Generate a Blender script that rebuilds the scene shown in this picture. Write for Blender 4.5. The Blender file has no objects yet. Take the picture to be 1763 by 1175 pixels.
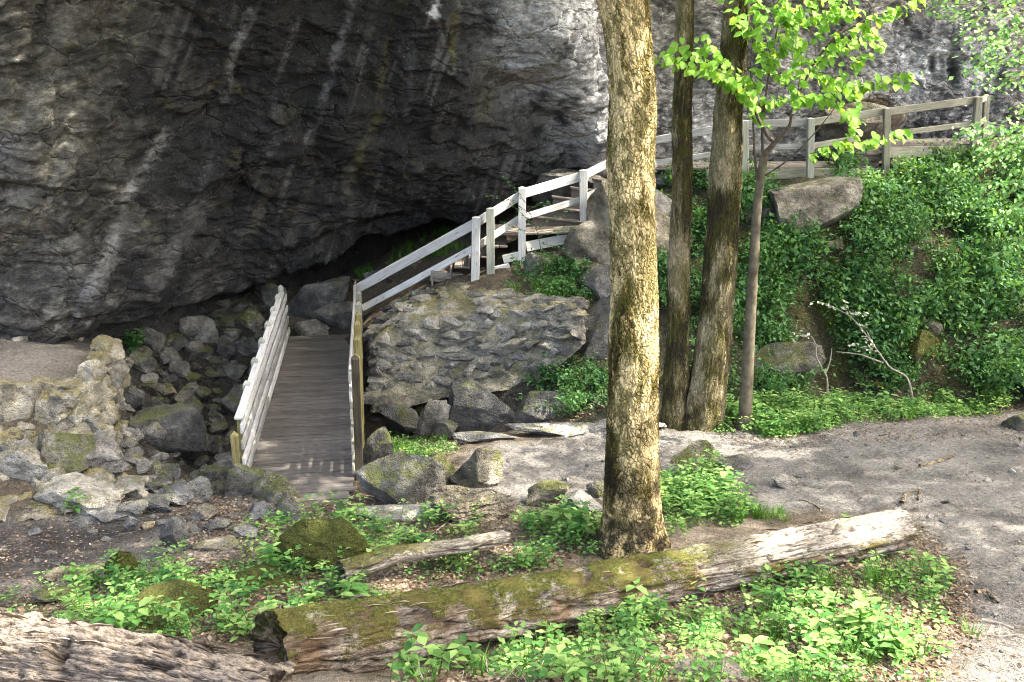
import bpy, math, random
import numpy as np
from mathutils import Vector, Matrix

random.seed(7)
RNG = np.random.default_rng(7)
SC = bpy.context.scene
COL = SC.collection

# ---------------------------------------------------------------- camera
F_PX, CX, CY, PITCH = 1700.0, 881.5, 587.5, math.radians(14.4)
CAM = np.array([0.0, 0.0, 5.0])
cam_data = bpy.data.cameras.new('camera')
cam_data.sensor_width = 36.0
cam_data.lens = 36.0 * F_PX / 1763.0
cam_data.clip_start = 0.05
cam_data.clip_end = 600.0
cam = bpy.data.objects.new('camera', cam_data)
cam.location = CAM
cam.rotation_euler = (math.radians(90) - PITCH, 0, 0)
COL.objects.link(cam)
SC.camera = cam

# ---------------------------------------------------------------- sky, sun, exposure
SUN_EL, SUN_AZ = math.radians(58), math.radians(80)     # azimuth: to the right of straight behind the camera
SUN_DIR = np.array([math.sin(SUN_AZ) * math.cos(SUN_EL), -math.cos(SUN_AZ) * math.cos(SUN_EL), math.sin(SUN_EL)])
world = bpy.data.worlds.new('World')
SC.world = world
world.use_nodes = True
wn = world.node_tree.nodes
wl = world.node_tree.links
for n_ in list(wn):
    wn.remove(n_)
sky = wn.new('ShaderNodeTexSky')
sky.sky_type = 'NISHITA'
sky.sun_disc = False
sky.sun_elevation = SUN_EL
sky.sun_rotation = math.atan2(SUN_DIR[0], SUN_DIR[1])
sky.air_density = 0.8
sky.dust_density = 6.0
sky.ozone_density = 0.3
bg = wn.new('ShaderNodeBackground')
bg.inputs['Strength'].default_value = 0.15
wo = wn.new('ShaderNodeOutputWorld')
wl.new(sky.outputs[0], bg.inputs['Color'])
wl.new(bg.outputs[0], wo.inputs['Surface'])

sun_data = bpy.data.lights.new('sun', 'SUN')
sun_data.energy = 2.2
sun_data.angle = math.radians(0.53)
sun_data.color = (1.0, 0.95, 0.86)
sun = bpy.data.objects.new('sun', sun_data)
sun.rotation_euler = Vector(SUN_DIR).to_track_quat('Z', 'Y').to_euler()
sun.location = tuple(SUN_DIR * 60)
COL.objects.link(sun)

SC.view_settings.view_transform = 'Standard'
SC.view_settings.look = 'None'
SC.view_settings.exposure = 3.35
SC.view_settings.gamma = 1.0
SC.view_settings.use_curve_mapping = False
SC.render.engine = 'CYCLES'
SC.cycles.use_denoising = True
try:
    SC.cycles.denoiser = 'OPENIMAGEDENOISE'
    SC.cycles.denoising_input_passes = 'RGB_ALBEDO_NORMAL'
    SC.cycles.denoising_prefilter = 'NONE'
except Exception:
    pass
SC.cycles.pixel_filter_type = 'BLACKMAN_HARRIS'
SC.cycles.filter_width = 1.1
SC.cycles.use_adaptive_sampling = True
SC.cycles.adaptive_threshold = 0.02
SC.cycles.max_bounces = 5
SC.cycles.diffuse_bounces = 3
SC.cycles.glossy_bounces = 2
SC.cycles.transmission_bounces = 4
SC.cycles.transparent_max_bounces = 4
SC.cycles.caustics_reflective = False
SC.cycles.caustics_refractive = False
SC.cycles.sample_clamp_indirect = 6.0

# ---------------------------------------------------------------- pixels and points
CP, SP = math.cos(PITCH), math.sin(PITCH)
def ray(px, py):
    u = (np.asarray(px, float) - CX) / F_PX
    v = (CY - np.asarray(py, float)) / F_PX
    return np.stack(np.broadcast_arrays(u, CP + v * SP, -SP + v * CP), -1)
def at_y(px, py, Y):
    d = ray(px, py)
    return CAM + d * (Y / d[..., 1])[..., None] if d.ndim > 1 else CAM + d * (Y / d[1])
def at_z(px, py, Z):
    d = ray(px, py)
    return CAM + d * ((Z - CAM[2]) / d[2])
def proj(P):
    q = np.asarray(P, float) - CAM
    depth = q[..., 1] * CP - q[..., 2] * SP
    up = q[..., 1] * SP + q[..., 2] * CP
    depth = np.where(np.abs(depth) < 1e-3, 1e-3, depth)
    return CX + F_PX * q[..., 0] / depth, CY - F_PX * up / depth, depth
def rng_of(P):
    return float(proj(np.asarray(P))[2])
def px_size(n, P):
    return n * rng_of(P) / F_PX          # n pixels at point P, in metres

# ---------------------------------------------------------------- noise in numpy
_g = np.random.default_rng(3).normal(size=(256, 3)).astype(np.float32)
_g /= np.linalg.norm(_g, axis=1)[:, None]
def _hash(i, j, k, seed):
    h = (i.astype(np.uint32) * np.uint32(73856093)) ^ (j.astype(np.uint32) * np.uint32(19349663)) ^ (k.astype(np.uint32) * np.uint32(83492791)) ^ np.uint32((seed * 2654435761) & 0xffffffff)
    h ^= h >> np.uint32(13)
    h *= np.uint32(1274126177)
    h ^= h >> np.uint32(16)
    return h
def pn(P, seed=0):
    P = np.asarray(P, np.float32)
    I = np.floor(P).astype(np.int32)
    f = P - I
    w = f * f * f * (f * (f * 6 - 15) + 10)
    out = np.zeros(P.shape[0], np.float32)
    for dx in (0, 1):
        wx = w[:, 0] if dx else 1 - w[:, 0]
        for dy in (0, 1):
            wy = w[:, 1] if dy else 1 - w[:, 1]
            for dz in (0, 1):
                wz = w[:, 2] if dz else 1 - w[:, 2]
                g = _g[_hash(I[:, 0] + dx, I[:, 1] + dy, I[:, 2] + dz, seed) & np.uint32(255)]
                d = g[:, 0] * (f[:, 0] - dx) + g[:, 1] * (f[:, 1] - dy) + g[:, 2] * (f[:, 2] - dz)
                out += wx * wy * wz * d
    return out * 1.5
def fbm(P, oct=4, seed=0, gain=0.5, lac=2.03):
    P = np.asarray(P, np.float32)
    out = np.zeros(P.shape[0], np.float32); a = 1.0; t = 0
    for o in range(oct):
        out += a * pn(P, seed + o * 17); t += a
        a *= gain; P = P * lac
    return out / t
def ridge(P, oct=4, seed=0, gain=0.5, lac=2.1):
    P = np.asarray(P, np.float32)
    out = np.zeros(P.shape[0], np.float32); a = 1.0; t = 0
    for o in range(oct):
        out += a * (1 - np.abs(pn(P, seed + o * 17)) * 1.6); t += a
        a *= gain; P = P * lac
    return out / t
def worley(P, seed=0):
    P = np.asarray(P, np.float32)
    I = np.floor(P).astype(np.int32)
    f1 = np.full(P.shape[0], 9.0, np.float32); f2 = f1.copy(); idv = np.zeros(P.shape[0], np.float32)
    for dx in (-1, 0, 1):
        for dy in (-1, 0, 1):
            for dz in (-1, 0, 1):
                C = I + np.array([dx, dy, dz], np.int32)
                h = _hash(C[:, 0], C[:, 1], C[:, 2], seed)
                q = np.stack([(h & np.uint32(1023)), (h >> np.uint32(10)) & np.uint32(1023), (h >> np.uint32(20)) & np.uint32(1023)], 1).astype(np.float32) / 1023.0
                d = np.linalg.norm(C + q - P, axis=1)
                n1 = d < f1
                f2 = np.where(n1, f1, np.minimum(f2, d))
                idv = np.where(n1, ((h >> np.uint32(5)) & np.uint32(255)).astype(np.float32) / 255.0, idv)
                f1 = np.where(n1, d, f1)
    return f1, f2, idv
def sstep(a, b, x):
    t = np.clip((x - a) / (b - a), 0, 1)
    return t * t * (3 - 2 * t)
def poly_mask(px, py, poly):
    px = np.asarray(px, float); py = np.asarray(py, float)
    m = np.zeros(px.shape, bool)
    n = len(poly); j = n - 1
    for i in range(n):
        xi, yi = poly[i]; xj, yj = poly[j]
        if yi != yj:
            c = ((yi > py) != (yj > py)) & (px < (xj - xi) * (py - yi) / (yj - yi) + xi)
            m ^= c
        j = i
    return m
def seg_dist(px, py, pts):
    """distance in pixels to a polyline and the position along it (0..1)"""
    best = np.full(np.shape(px), 1e9); tt = np.zeros(np.shape(px))
    n = len(pts) - 1
    for k in range(n):
        (x0, y0), (x1, y1) = pts[k], pts[k + 1]
        dx, dy = x1 - x0, y1 - y0
        t = np.clip(((px - x0) * dx + (py - y0) * dy) / (dx * dx + dy * dy), 0, 1)
        d = np.hypot(px - x0 - t * dx, py - y0 - t * dy)
        b = d < best
        best = np.where(b, d, best); tt = np.where(b, (k + t) / n, tt)
    return best, tt

# ---------------------------------------------------------------- mesh helpers
def mesh_np(name, V, faces, mats=(), smooth=True, attrs=None, mat_idx=None):
    """V (N,3); faces: list of int arrays (n,3)/(n,4)"""
    me = bpy.data.meshes.new(name)
    V = np.ascontiguousarray(V, np.float32)
    me.vertices.add(len(V)); me.vertices.foreach_set('co', V.ravel())
    if not isinstance(faces, (list, tuple)):
        faces = [faces]
    li = np.concatenate([np.asarray(f, np.int32).ravel() for f in faces])
    sizes = np.concatenate([np.full(len(f), np.asarray(f).shape[1], np.int32) for f in faces])
    starts = np.concatenate([[0], np.cumsum(sizes)[:-1]]).astype(np.int32)
    me.loops.add(len(li)); me.loops.foreach_set('vertex_index', li)
    me.polygons.add(len(sizes)); me.polygons.foreach_set('loop_start', starts)
    if mat_idx is not None:
        me.polygons.foreach_set('material_index', np.asarray(mat_idx, np.int32))
    for m in mats:
        me.materials.append(m)
    if attrs:
        for k, a in attrs.items():
            a = np.asarray(a, np.float32)
            if a.ndim == 1:
                at = me.attributes.new(k, 'FLOAT', 'POINT'); at.data.foreach_set('value', a)
            elif a.shape[1] == 3:
                at = me.attributes.new(k, 'FLOAT_VECTOR', 'POINT'); at.data.foreach_set('vector', np.ascontiguousarray(a).ravel())
            else:
                at = me.attributes.new(k, 'FLOAT_COLOR', 'POINT'); at.data.foreach_set('color', np.ascontiguousarray(a).ravel())
    me.polygons.foreach_set('use_smooth', np.full(len(sizes), bool(smooth)))
    me.update(calc_edges=True)
    return me
def grid_faces(nu, nv, wrap=False):
    """nu rows of nv vertices"""
    a = np.arange(nu * nv).reshape(nu, nv)
    if wrap:
        b = np.roll(a, -1, axis=1)
        return np.stack([a[:-1], b[:-1], b[1:], a[1:]], -1).reshape(-1, 4)
    return np.stack([a[:-1, :-1], a[:-1, 1:], a[1:, 1:], a[1:, :-1]], -1).reshape(-1, 4)
def obj(name, me, parent=None, mat=None, loc=None, rot=None, scale=None, matrix=None):
    o = bpy.data.objects.new(name, me)
    COL.objects.link(o)
    if mat is not None and me is not None and len(me.materials) == 0:
        me.materials.append(mat)
    if loc is not None: o.location = tuple(float(v) for v in loc)
    if rot is not None: o.rotation_euler = rot
    if scale is not None: o.scale = scale if hasattr(scale, '__len__') else (scale,) * 3
    if parent is not None: o.parent = parent
    if matrix is not None: o.matrix_local = matrix
    return o
def tag(o, label, cat=None, group=None, kind=None):
    if label: o['label'] = label
    if cat: o['category'] = cat
    if group: o['group'] = group
    if kind: o['kind'] = kind
    return o
def empty(name, loc, label, cat, group=None):
    o = bpy.data.objects.new(name, None)
    o.empty_display_size = 0.1
    o.location = tuple(float(v) for v in loc)
    COL.objects.link(o)
    return tag(o, label, cat, group)
def under(part, root):
    """make a world-placed object a part of root, which is only translated"""
    part.parent = root
    part.matrix_local = Matrix.Translation(-root.location) @ part.matrix_local
    return part

# ---------------------------------------------------------------- node helpers
class NT:
    def __init__(s, name):
        s.m = bpy.data.materials.new(name); s.m.use_nodes = True
        s.t = s.m.node_tree; s.t.nodes.clear()
        s.out = s.t.nodes.new('ShaderNodeOutputMaterial')
    def put(s, sock, v):
        if v is None: return
        if isinstance(v, bpy.types.NodeSocket): s.t.links.new(v, sock)
        elif isinstance(v, bpy.types.Node): s.t.links.new(v.outputs[0], sock)
        else:
            if sock.type == 'RGBA' and len(v) == 3: v = (*v, 1.0)
            sock.default_value = v
    def n(s, typ, props=None, **ins):
        nd = s.t.nodes.new('ShaderNode' + typ)
        for k, v in (props or {}).items(): setattr(nd, k, v)
        for k, v in ins.items(): s.put(nd.inputs[k.replace('_', ' ')], v)
        return nd
    def coord(s, which='Object'): return s.n('TexCoord').outputs[which]
    def pos(s): return s.n('NewGeometry').outputs['Position']
    def mapv(s, v, scale=(1, 1, 1), loc=(0, 0, 0), rot=(0, 0, 0)):
        return s.n('Mapping', Vector=v, Scale=scale, Location=loc, Rotation=rot).outputs[0]
    def noise(s, v, scale, detail=4, rough=0.55, dist=0.0, col=False):
        nd = s.n('TexNoise', Vector=v, Scale=scale, Detail=detail, Roughness=rough, Distortion=dist)
        return nd.outputs['Color' if col else 'Fac']
    def vor(s, v, scale, feature='F1', out='Distance', rand=1.0):
        return s.n('TexVoronoi', {'feature': feature}, Vector=v, Scale=scale, Randomness=rand).outputs[out]
    def ramp(s, fac, stops, interp='LINEAR'):
        nd = s.n('ValToRGB', Fac=fac); cr = nd.color_ramp; cr.interpolation = interp
        while len(cr.elements) < len(stops): cr.elements.new(0.5)
        for e, (p, c) in zip(cr.elements, stops):
            e.position = p
            e.color = (c, c, c, 1) if isinstance(c, (int, float)) else (*c, 1) if len(c) == 3 else c
        return nd.outputs[0]
    def mix(s, fac, a, b, blend='MIX'):
        nd = s.n('Mix', {'data_type': 'RGBA', 'blend_type': blend, 'clamp_factor': True})
        s.put(nd.inputs[0], fac); s.put(nd.inputs[6], a); s.put(nd.inputs[7], b)
        return nd.outputs[2]
    def math(s, op, a, b=None, c=None, clamp=False):
        nd = s.n('Math', {'operation': op, 'use_clamp': clamp})
        s.put(nd.inputs[0], a)
        if b is not None: s.put(nd.inputs[1], b)
        if c is not None: s.put(nd.inputs[2], c)
        return nd.outputs[0]
    def attr(s, name, out='Color'): return s.n('Attribute', {'attribute_name': name}).outputs[out]
    def sep(s, col): return s.n('SeparateColor', Color=col).outputs
    def rnd(s): return s.n('ObjectInfo').outputs['Random']
    def bump(s, h, strength=0.5, dist=0.02, normal=None):
        nd = s.n('Bump', Height=h, Strength=strength, Distance=dist)
        if normal is not None: s.put(nd.inputs['Normal'], normal)
        return nd.outputs[0]
    def hsv(s, col, h=0.5, sat=1.0, val=1.0, fac=1.0):
        return s.n('HueSaturation', Color=col, Hue=h, Saturation=sat, Value=val, Fac=fac).outputs[0]
    def done(s, col, rough=0.85, normal=None, spec=0.3):
        b = s.n('BsdfPrincipled')
        s.put(b.inputs['Base Color'], col); s.put(b.inputs['Roughness'], rough)
        s.put(b.inputs['Specular IOR Level'], spec)
        if normal is not None: s.put(b.inputs['Normal'], normal)
        s.t.links.new(b.outputs[0], s.out.inputs['Surface'])
        return s.m
# ---------------------------------------------------------------- materials
def mat_cliff():
    t = NT('cliff_rock'); p = t.pos()
    base = t.attr('tone')
    n2 = t.noise(t.mapv(p, (1, 1, 2.2)), 15.0, 4, 0.72)
    n3 = t.noise(p, 75.0, 1, 0.6)
    c = t.mix(1.0, base, t.ramp(n2, [(0.28, 0.45), (0.5, 1.0), (0.72, 1.6)]), 'MULTIPLY')
    wv = t.n('VectorMath', {'operation': 'MULTIPLY_ADD'}); t.put(wv.inputs[0], t.noise(p, 2.6, 2, 0.6, 0.0, True)); t.put(wv.inputs[1], (0.55, 0.55, 0.3)); t.put(wv.inputs[2], p)
    ck = t.vor(t.mapv(wv.outputs[0], (1, 1, 1.4)), 0.95, 'DISTANCE_TO_EDGE')
    c = t.mix(t.math('MULTIPLY', t.ramp(ck, [(0.0, 0.9), (0.014, 0.0)]), t.ramp(n2, [(0.4, 1.0), (0.6, 0.2)])), c, (0.008, 0.008, 0.008))
    # small pale chips
    fl2 = t.ramp(t.noise(t.mapv(p, (1, 1, 1), (7, 3, 1)), 28.0, 1, 0.6), [(0.70, 0.0), (0.74, 1.0)])
    c = t.mix(t.math('MULTIPLY', fl2, 0.5), c, (0.27, 0.25, 0.2))
    h = t.math('ADD', t.math('MULTIPLY', n2, 0.75), t.math('MULTIPLY', n3, 0.25))
    h = t.math('ADD', h, t.ramp(ck, [(0.0, 0.0), (0.035, 0.6)]))
    nb = t.bump(h, 0.85, 0.065)
    rough = t.ramp(n2, [(0.3, 0.45), (0.7, 0.8)])
    return t.done(c, rough, nb, 0.4)
def mat_rock(name, c1, c2, c3, moss=0.0, wet=0.0, mosscol=(0.07, 0.075, 0.015)):
    t = NT(name); p = t.pos(); r = t.rnd()
    n1 = t.noise(p, 3.2, 2, 0.62); n2 = t.noise(p, 17.0, 3, 0.68); n3 = t.noise(p, 80.0, 1, 0.6)
    c = t.ramp(n1, [(0.3, c1), (0.5, c2), (0.72, c3)])
    c = t.mix(1.0, c, t.ramp(n2, [(0.28, 0.62), (0.5, 1.0), (0.74, 1.35)]), 'MULTIPLY')
    c = t.mix(1.0, c, t.ramp(t.noise(p, 1.3, 3, 0.7), [(0.3, 0.6), (0.7, 1.3)]), 'MULTIPLY')
    pit = t.vor(t.mapv(p, (1, 1, 1.4)), 26.0)
    c = t.mix(t.ramp(pit, [(0.08, 0.4), (0.24, 0.0)]), c, (0.05, 0.045, 0.035))
    c = t.hsv(c, 0.5, t.math('MULTIPLY_ADD', r, 0.5, 0.7), t.math('MULTIPLY_ADD', r, 0.5, 0.72))
    nz = t.n('SeparateXYZ', Vector=t.n('NewGeometry').outputs['Normal']).outputs[2]
    if moss > 0:
        m = t.math('ADD', t.math('MULTIPLY', nz, 0.22), t.noise(t.mapv(p, (1, 1, 1), (3, 9, 2)), 3.4, 4, 0.7))
        m = t.ramp(m, [(0.78 - 0.32 * moss, 0.0), (0.86 - 0.26 * moss, min(1.0, 0.5 + moss * 0.5))])
        mc = t.mix(t.noise(p, 45.0, 3), tuple(v * 0.5 for v in mosscol), tuple(min(1, v * 1.9) for v in mosscol))
        c = t.mix(m, c, mc)
    h = t.math('ADD', t.math('MULTIPLY', n2, 0.6), t.math('MULTIPLY', n3, 0.25))
    h = t.math('ADD', h, t.math('MULTIPLY', t.ramp(pit, [(0.0, 0.0), (0.35, 1.0)]), 0.25))
    return t.done(c, 0.9 - 0.45 * wet, t.bump(h, 1.0, 0.07), 0.25 + 0.3 * wet)
def mat_ground():
    t = NT('forest_soil'); p = t.pos()
    base = t.attr('tone'); grit = t.attr('grit', 'Fac')
    n2 = t.noise(p, 22.0, 4, 0.72); n3 = t.noise(p, 120.0, 1, 0.6)
    k = t.ramp(n2, [(0.3, 0.5), (0.5, 1.0), (0.7, 1.5)])
    c = t.mix(1.0, base, k, 'MULTIPLY')
    vn = t.n('TexVoronoi', Vector=p, Scale=42.0); v = vn.outputs['Color']; vd = vn.outputs['Distance']
    chip = t.math('MULTIPLY', t.ramp(vd, [(0.28, 1.0), (0.42, 0.0)]), t.ramp(t.sep(v)[0], [(0.70, 0.0), (0.75, 1.0)]))
    chip = t.math('MULTIPLY', chip, grit)
    c = t.mix(chip, c, t.mix(t.sep(v)[1], (0.34, 0.3, 0.25), (0.10, 0.075, 0.05)))
    h = t.math('ADD', t.math('MULTIPLY', n2, 0.6), t.math('MULTIPLY', n3, 0.3))
    h = t.math('ADD', h, t.math('MULTIPLY', chip, 0.35))
    return t.done(c, 0.92, t.bump(h, 1.0, 0.085), 0.2)
def mat_bark(name, tan, olive, dark, tan_amt=0.5, su=26.0, sv=8.0, moss=0.4, base_dark=0.0):
    t = NT(name)
    uv = t.attr('bark', 'Vector'); p = t.pos()
    tone = t.attr('patch', 'Fac')
    wob = t.noise(p, 9.0, 2, 0.6, 0.0, True)
    uvw = t.n('VectorMath', {'operation': 'MULTIPLY_ADD'}); t.put(uvw.inputs[0], wob); t.put(uvw.inputs[1], (0.11, 0.2, 0)); t.put(uvw.inputs[2], uv)
    q = t.mapv(uvw.outputs[0], (su, sv, 1))
    ed = t.n('TexVoronoi', {'feature': 'DISTANCE_TO_EDGE', 'voronoi_dimensions': '2D'}, Vector=q, Scale=1.0).outputs['Distance']
    pc = t.sep(t.n('TexVoronoi', {'voronoi_dimensions': '2D'}, Vector=q, Scale=1.0).outputs['Color'])[0]
    n2 = t.noise(t.mapv(uv, (su * 2.2, sv * 2.0, 1)), 1.6, 3, 0.75)
    a = t.math('ADD', t.math('MULTIPLY', pc, 0.22), t.math('MULTIPLY', n2, 0.75))
    a = t.math('ADD', a, t.math('MULTIPLY', tone, 1.15))
    lo = 0.60 - 0.22 * tan_amt
    c = t.ramp(a, [(lo - 0.2, dark), (lo - 0.08, olive), (lo + 0.0, tuple(x * 0.6 + y * 0.4 for x, y in zip(olive, tan))), (lo + 0.07, tan), (0.95, tuple(min(1, x * 1.3) for x in tan))])
    mz = t.ramp(t.noise(t.mapv(p, (1, 1, 0.6)), 4.2, 5, 0.78), [(0.46, 0.0), (0.53, moss)])
    c = t.mix(mz, c, t.mix(n2, (0.03, 0.03, 0.005), (0.14, 0.125, 0.02)))
    em = t.ramp(t.noise(p, 5.5, 3, 0.7), [(0.4, 0.15), (0.6, 1.0)])
    c = t.mix(t.math('MULTIPLY', em, t.ramp(ed, [(0.0, 0.8), (0.11, 0.0)])), c, tuple(x * 0.55 for x in dark))
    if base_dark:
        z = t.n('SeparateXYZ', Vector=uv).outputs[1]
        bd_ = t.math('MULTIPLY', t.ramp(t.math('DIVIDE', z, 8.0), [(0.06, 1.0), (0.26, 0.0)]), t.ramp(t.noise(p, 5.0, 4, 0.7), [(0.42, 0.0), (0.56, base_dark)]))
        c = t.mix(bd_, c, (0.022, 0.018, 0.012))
    h = t.math('ADD', t.math('MULTIPLY', t.ramp(ed, [(0.0, 0.0), (0.25, 1.0)]), 0.7), t.math('MULTIPLY', n2, 0.5))
    return t.done(c, 0.9, t.bump(h, 1.0, 0.03), 0.15)
def mat_log(name, wood, dark, moss_amt):
    t = NT(name)
    uv = t.attr('bark', 'Vector'); p = t.pos()
    top = t.attr('patch', 'Fac'); bare = t.attr('crack', 'Fac')
    g = t.noise(t.mapv(uv, (20, 4.0, 1)), 2.6, 4, 0.75)
    g2 = t.noise(t.mapv(uv, (52, 10, 1)), 2.6, 3, 0.7)
    a = t.math('ADD', t.math('MULTIPLY', g, 0.6), t.math('MULTIPLY', g2, 0.4))
    c = t.ramp(a, [(0.34, dark), (0.43, tuple(x * 0.3 for x in wood)), (0.51, tuple(x * 0.75 for x in wood)), (0.66, tuple(min(1, x * 1.25) for x in wood))])
    fis = t.attr('fissure', 'Fac')
    c = t.mix(t.math('MULTIPLY', fis, 0.9), c, tuple(x * 0.6 for x in dark))
    rot = t.ramp(t.noise(p, 2.2, 5, 0.6), [(0.42, 0.0), (0.6, 0.75)])
    c = t.mix(t.math('MULTIPLY', rot, t.math('SUBTRACT', 1.0, bare, clamp=True)), c, t.mix(g2, (0.035, 0.02, 0.01), (0.17, 0.095, 0.04)))
    m = t.math('ADD', t.noise(t.mapv(p, (1, 1, 1)), 3.4, 6, 0.76), t.math('MULTIPLY', top, 0.3))
    m = t.math('SUBTRACT', m, t.math('MULTIPLY', fis, 0.12))
    m = t.ramp(m, [(0.70 - 0.25 * moss_amt, 0.0), (0.78 - 0.25 * moss_amt, 1.0)])
    m = t.math('MULTIPLY', m, t.math('SUBTRACT', 1.0, bare, clamp=True))
    mc = t.ramp(t.noise(p, 38, 5, 0.75), [(0.3, (0.02, 0.022, 0.005)), (0.5, (0.078, 0.084, 0.016)), (0.72, (0.19, 0.185, 0.05))])
    mc = t.mix(t.ramp(t.noise(p, 3.4, 3), [(0.45, 0.0), (0.62, 0.6)]), mc, (0.12, 0.085, 0.035))
    c = t.mix(m, c, mc)
    h = t.math('ADD', a, t.math('MULTIPLY', t.math('MULTIPLY', m, t.noise(p, 90, 3, 0.7)), 0.7))
    return t.done(c, 0.92, t.bump(h, 0.95, 0.03), 0.12)
def mat_wood(name, light, mid, dark, stain=None, s_amt=0.3):
    t = NT(name); o = t.coord('Object'); r = t.rnd(); p = t.pos()
    off = t.n('CombineXYZ', X=t.math('MULTIPLY', r, 37.0), Y=t.math('MULTIPLY', r, 11.0), Z=0.0).outputs[0]
    v = t.n('VectorMath', {'operation': 'ADD'}); t.put(v.inputs[0], o); t.put(v.inputs[1], off); v = v.outputs[0]
    g = t.noise(t.mapv(v, (1.2, 22, 22)), 2.0, 3, 0.65)
    g2 = t.noise(t.mapv(v, (3, 90, 90)), 2.0, 3, 0.6)
    c = t.ramp(t.math('ADD', t.math('MULTIPLY', g, 0.7), t.math('MULTIPLY', g2, 0.3)), [(0.28, dark), (0.45, mid), (0.65, light)])
    c = t.hsv(c, 0.5, 1.0, t.math('MULTIPLY_ADD', r, 0.35, 0.8))
    w = t.noise(p, 2.6, 5, 0.65)
    c = t.mix(t.ramp(w, [(0.5, 0.0), (0.7, s_amt)]), c, stain or tuple(x * 0.4 for x in mid))
    kn = t.vor(t.mapv(v, (2.2, 9, 9)), 1.2)
    c = t.mix(t.ramp(kn, [(0.05, 0.7), (0.14, 0.0)]), c, tuple(x * 0.5 for x in dark))
    return t.done(c, 0.85, t.bump(g, 0.5, 0.006), 0.2)
def mat_leaf(name, c_dark, c_mid, c_light, trans=0.4, tcol=None, rough=0.6, spec=0.2):
    t = NT(name)
    tint = t.attr('tint', 'Fac'); p = t.pos()
    c = t.ramp(tint, [(0.0, c_dark), (0.5, c_mid), (1.0, c_light)])
    c = t.mix(1.0, c, t.ramp(t.noise(p, 9.0, 3), [(0.3, 0.75), (0.7, 1.2)]), 'MULTIPLY')
    b = t.n('BsdfPrincipled')
    t.put(b.inputs['Base Color'], c); t.put(b.inputs['Roughness'], rough); t.put(b.inputs['Specular IOR Level'], spec)
    tr = t.n('BsdfTranslucent')
    t.put(tr.inputs['Color'], t.mix(1.0, c, tcol or (1.35, 1.25, 0.55), 'MULTIPLY'))
    mx = t.n('MixShader'); mx.inputs[0].default_value = trans
    t.t.links.new(b.outputs[0], mx.inputs[1]); t.t.links.new(tr.outputs[0], mx.inputs[2])
    t.t.links.new(mx.outputs[0], t.out.inputs['Surface'])
    return t.m
def mat_plain(name, a, b, scale=20.0, rough=0.9):
    t = NT(name); p = t.pos()
    n1 = t.noise(p, scale, 4, 0.6)
    return t.done(t.ramp(n1, [(0.3, a), (0.7, b)]), rough, t.bump(n1, 0.5, 0.01), 0.15)

M = {}
M['cliff'] = mat_cliff()
M['ground'] = mat_ground()
M['rock_grey'] = mat_rock('grey_limestone', (0.075, 0.069, 0.06), (0.14, 0.13, 0.112), (0.25, 0.23, 0.197), 0.15)
M['rock_dark'] = mat_rock('damp_dark_stone', (0.045, 0.042, 0.037), (0.095, 0.088, 0.076), (0.17, 0.155, 0.13), 0.45, 0.35)
M['rock_moss'] = mat_rock('mossy_stone', (0.065, 0.057, 0.04), (0.14, 0.124, 0.092), (0.28, 0.25, 0.19), 0.62)
M['rock_green'] = mat_rock('moss_covered_stone', (0.05, 0.045, 0.03), (0.09, 0.08, 0.05), (0.16, 0.14, 0.1), 1.5, mosscol=(0.04, 0.042, 0.006))
M['rock_brown'] = mat_rock('brown_layered_stone', (0.07, 0.055, 0.035), (0.2, 0.165, 0.11), (0.38, 0.32, 0.22), 0.3)
M['rock_pale'] = mat_rock('pale_limestone', (0.12, 0.105, 0.072), (0.24, 0.213, 0.155), (0.36, 0.33, 0.255), 0.5, mosscol=(0.13, 0.105, 0.035))
M['rock_wall'] = mat_rock('wall_stone', (0.13, 0.118, 0.095), (0.235, 0.215, 0.175), (0.34, 0.315, 0.262), 0.3, mosscol=(0.13, 0.115, 0.04))
M['mortar'] = mat_rock('lime_mortar', (0.11, 0.1, 0.072), (0.19, 0.172, 0.125), (0.27, 0.245, 0.185), 0.45, mosscol=(0.10, 0.09, 0.03))
M['rock_ledge'] = mat_rock('pale_rock_ledge', (0.15, 0.138, 0.118), (0.22, 0.205, 0.178), (0.3, 0.28, 0.245), 0.2)
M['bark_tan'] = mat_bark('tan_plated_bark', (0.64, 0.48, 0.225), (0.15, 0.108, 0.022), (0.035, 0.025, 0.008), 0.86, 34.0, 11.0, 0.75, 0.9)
M['bark_brown'] = mat_bark('brown_ridged_bark', (0.34, 0.275, 0.16), (0.15, 0.122, 0.052), (0.045, 0.036, 0.018), 0.6, 60.0, 5.0, 0.55)
M['bark_grey'] = mat_bark('smooth_grey_bark', (0.27, 0.21, 0.14), (0.15, 0.115, 0.07), (0.07, 0.05, 0.03), 0.5, 12.0, 8.0, 0.15)
M['twig'] = mat_plain('twig_bark', (0.05, 0.035, 0.025), (0.14, 0.105, 0.075))
M['dead_twig'] = mat_plain('dead_twig', (0.2, 0.165, 0.13), (0.36, 0.31, 0.26))
M['log'] = mat_log('mossy_rotten_wood', (0.42, 0.37, 0.3), (0.028, 0.02, 0.012), 0.82)
M['log_grey'] = mat_log('shredded_rotten_wood', (0.33, 0.265, 0.2), (0.02, 0.014, 0.01), 0.4)
M['rail'] = mat_wood('weathered_rail_wood', (0.4, 0.385, 0.35), (0.28, 0.265, 0.235), (0.12, 0.11, 0.09))
M['rail_white'] = mat_wood('sunlight_toned_rail_wood', (0.62, 0.6, 0.56), (0.5, 0.48, 0.44), (0.22, 0.2, 0.17))  # whiter tone stands in for sunlight on the rails
M['rail_green'] = mat_wood('algae_stained_rail_wood', (0.31, 0.295, 0.225), (0.21, 0.2, 0.145), (0.1, 0.09, 0.06))
M['post_green'] = mat_wood('damp_post_wood', (0.26, 0.22, 0.09), (0.17, 0.14, 0.055), (0.06, 0.05, 0.022))
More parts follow.
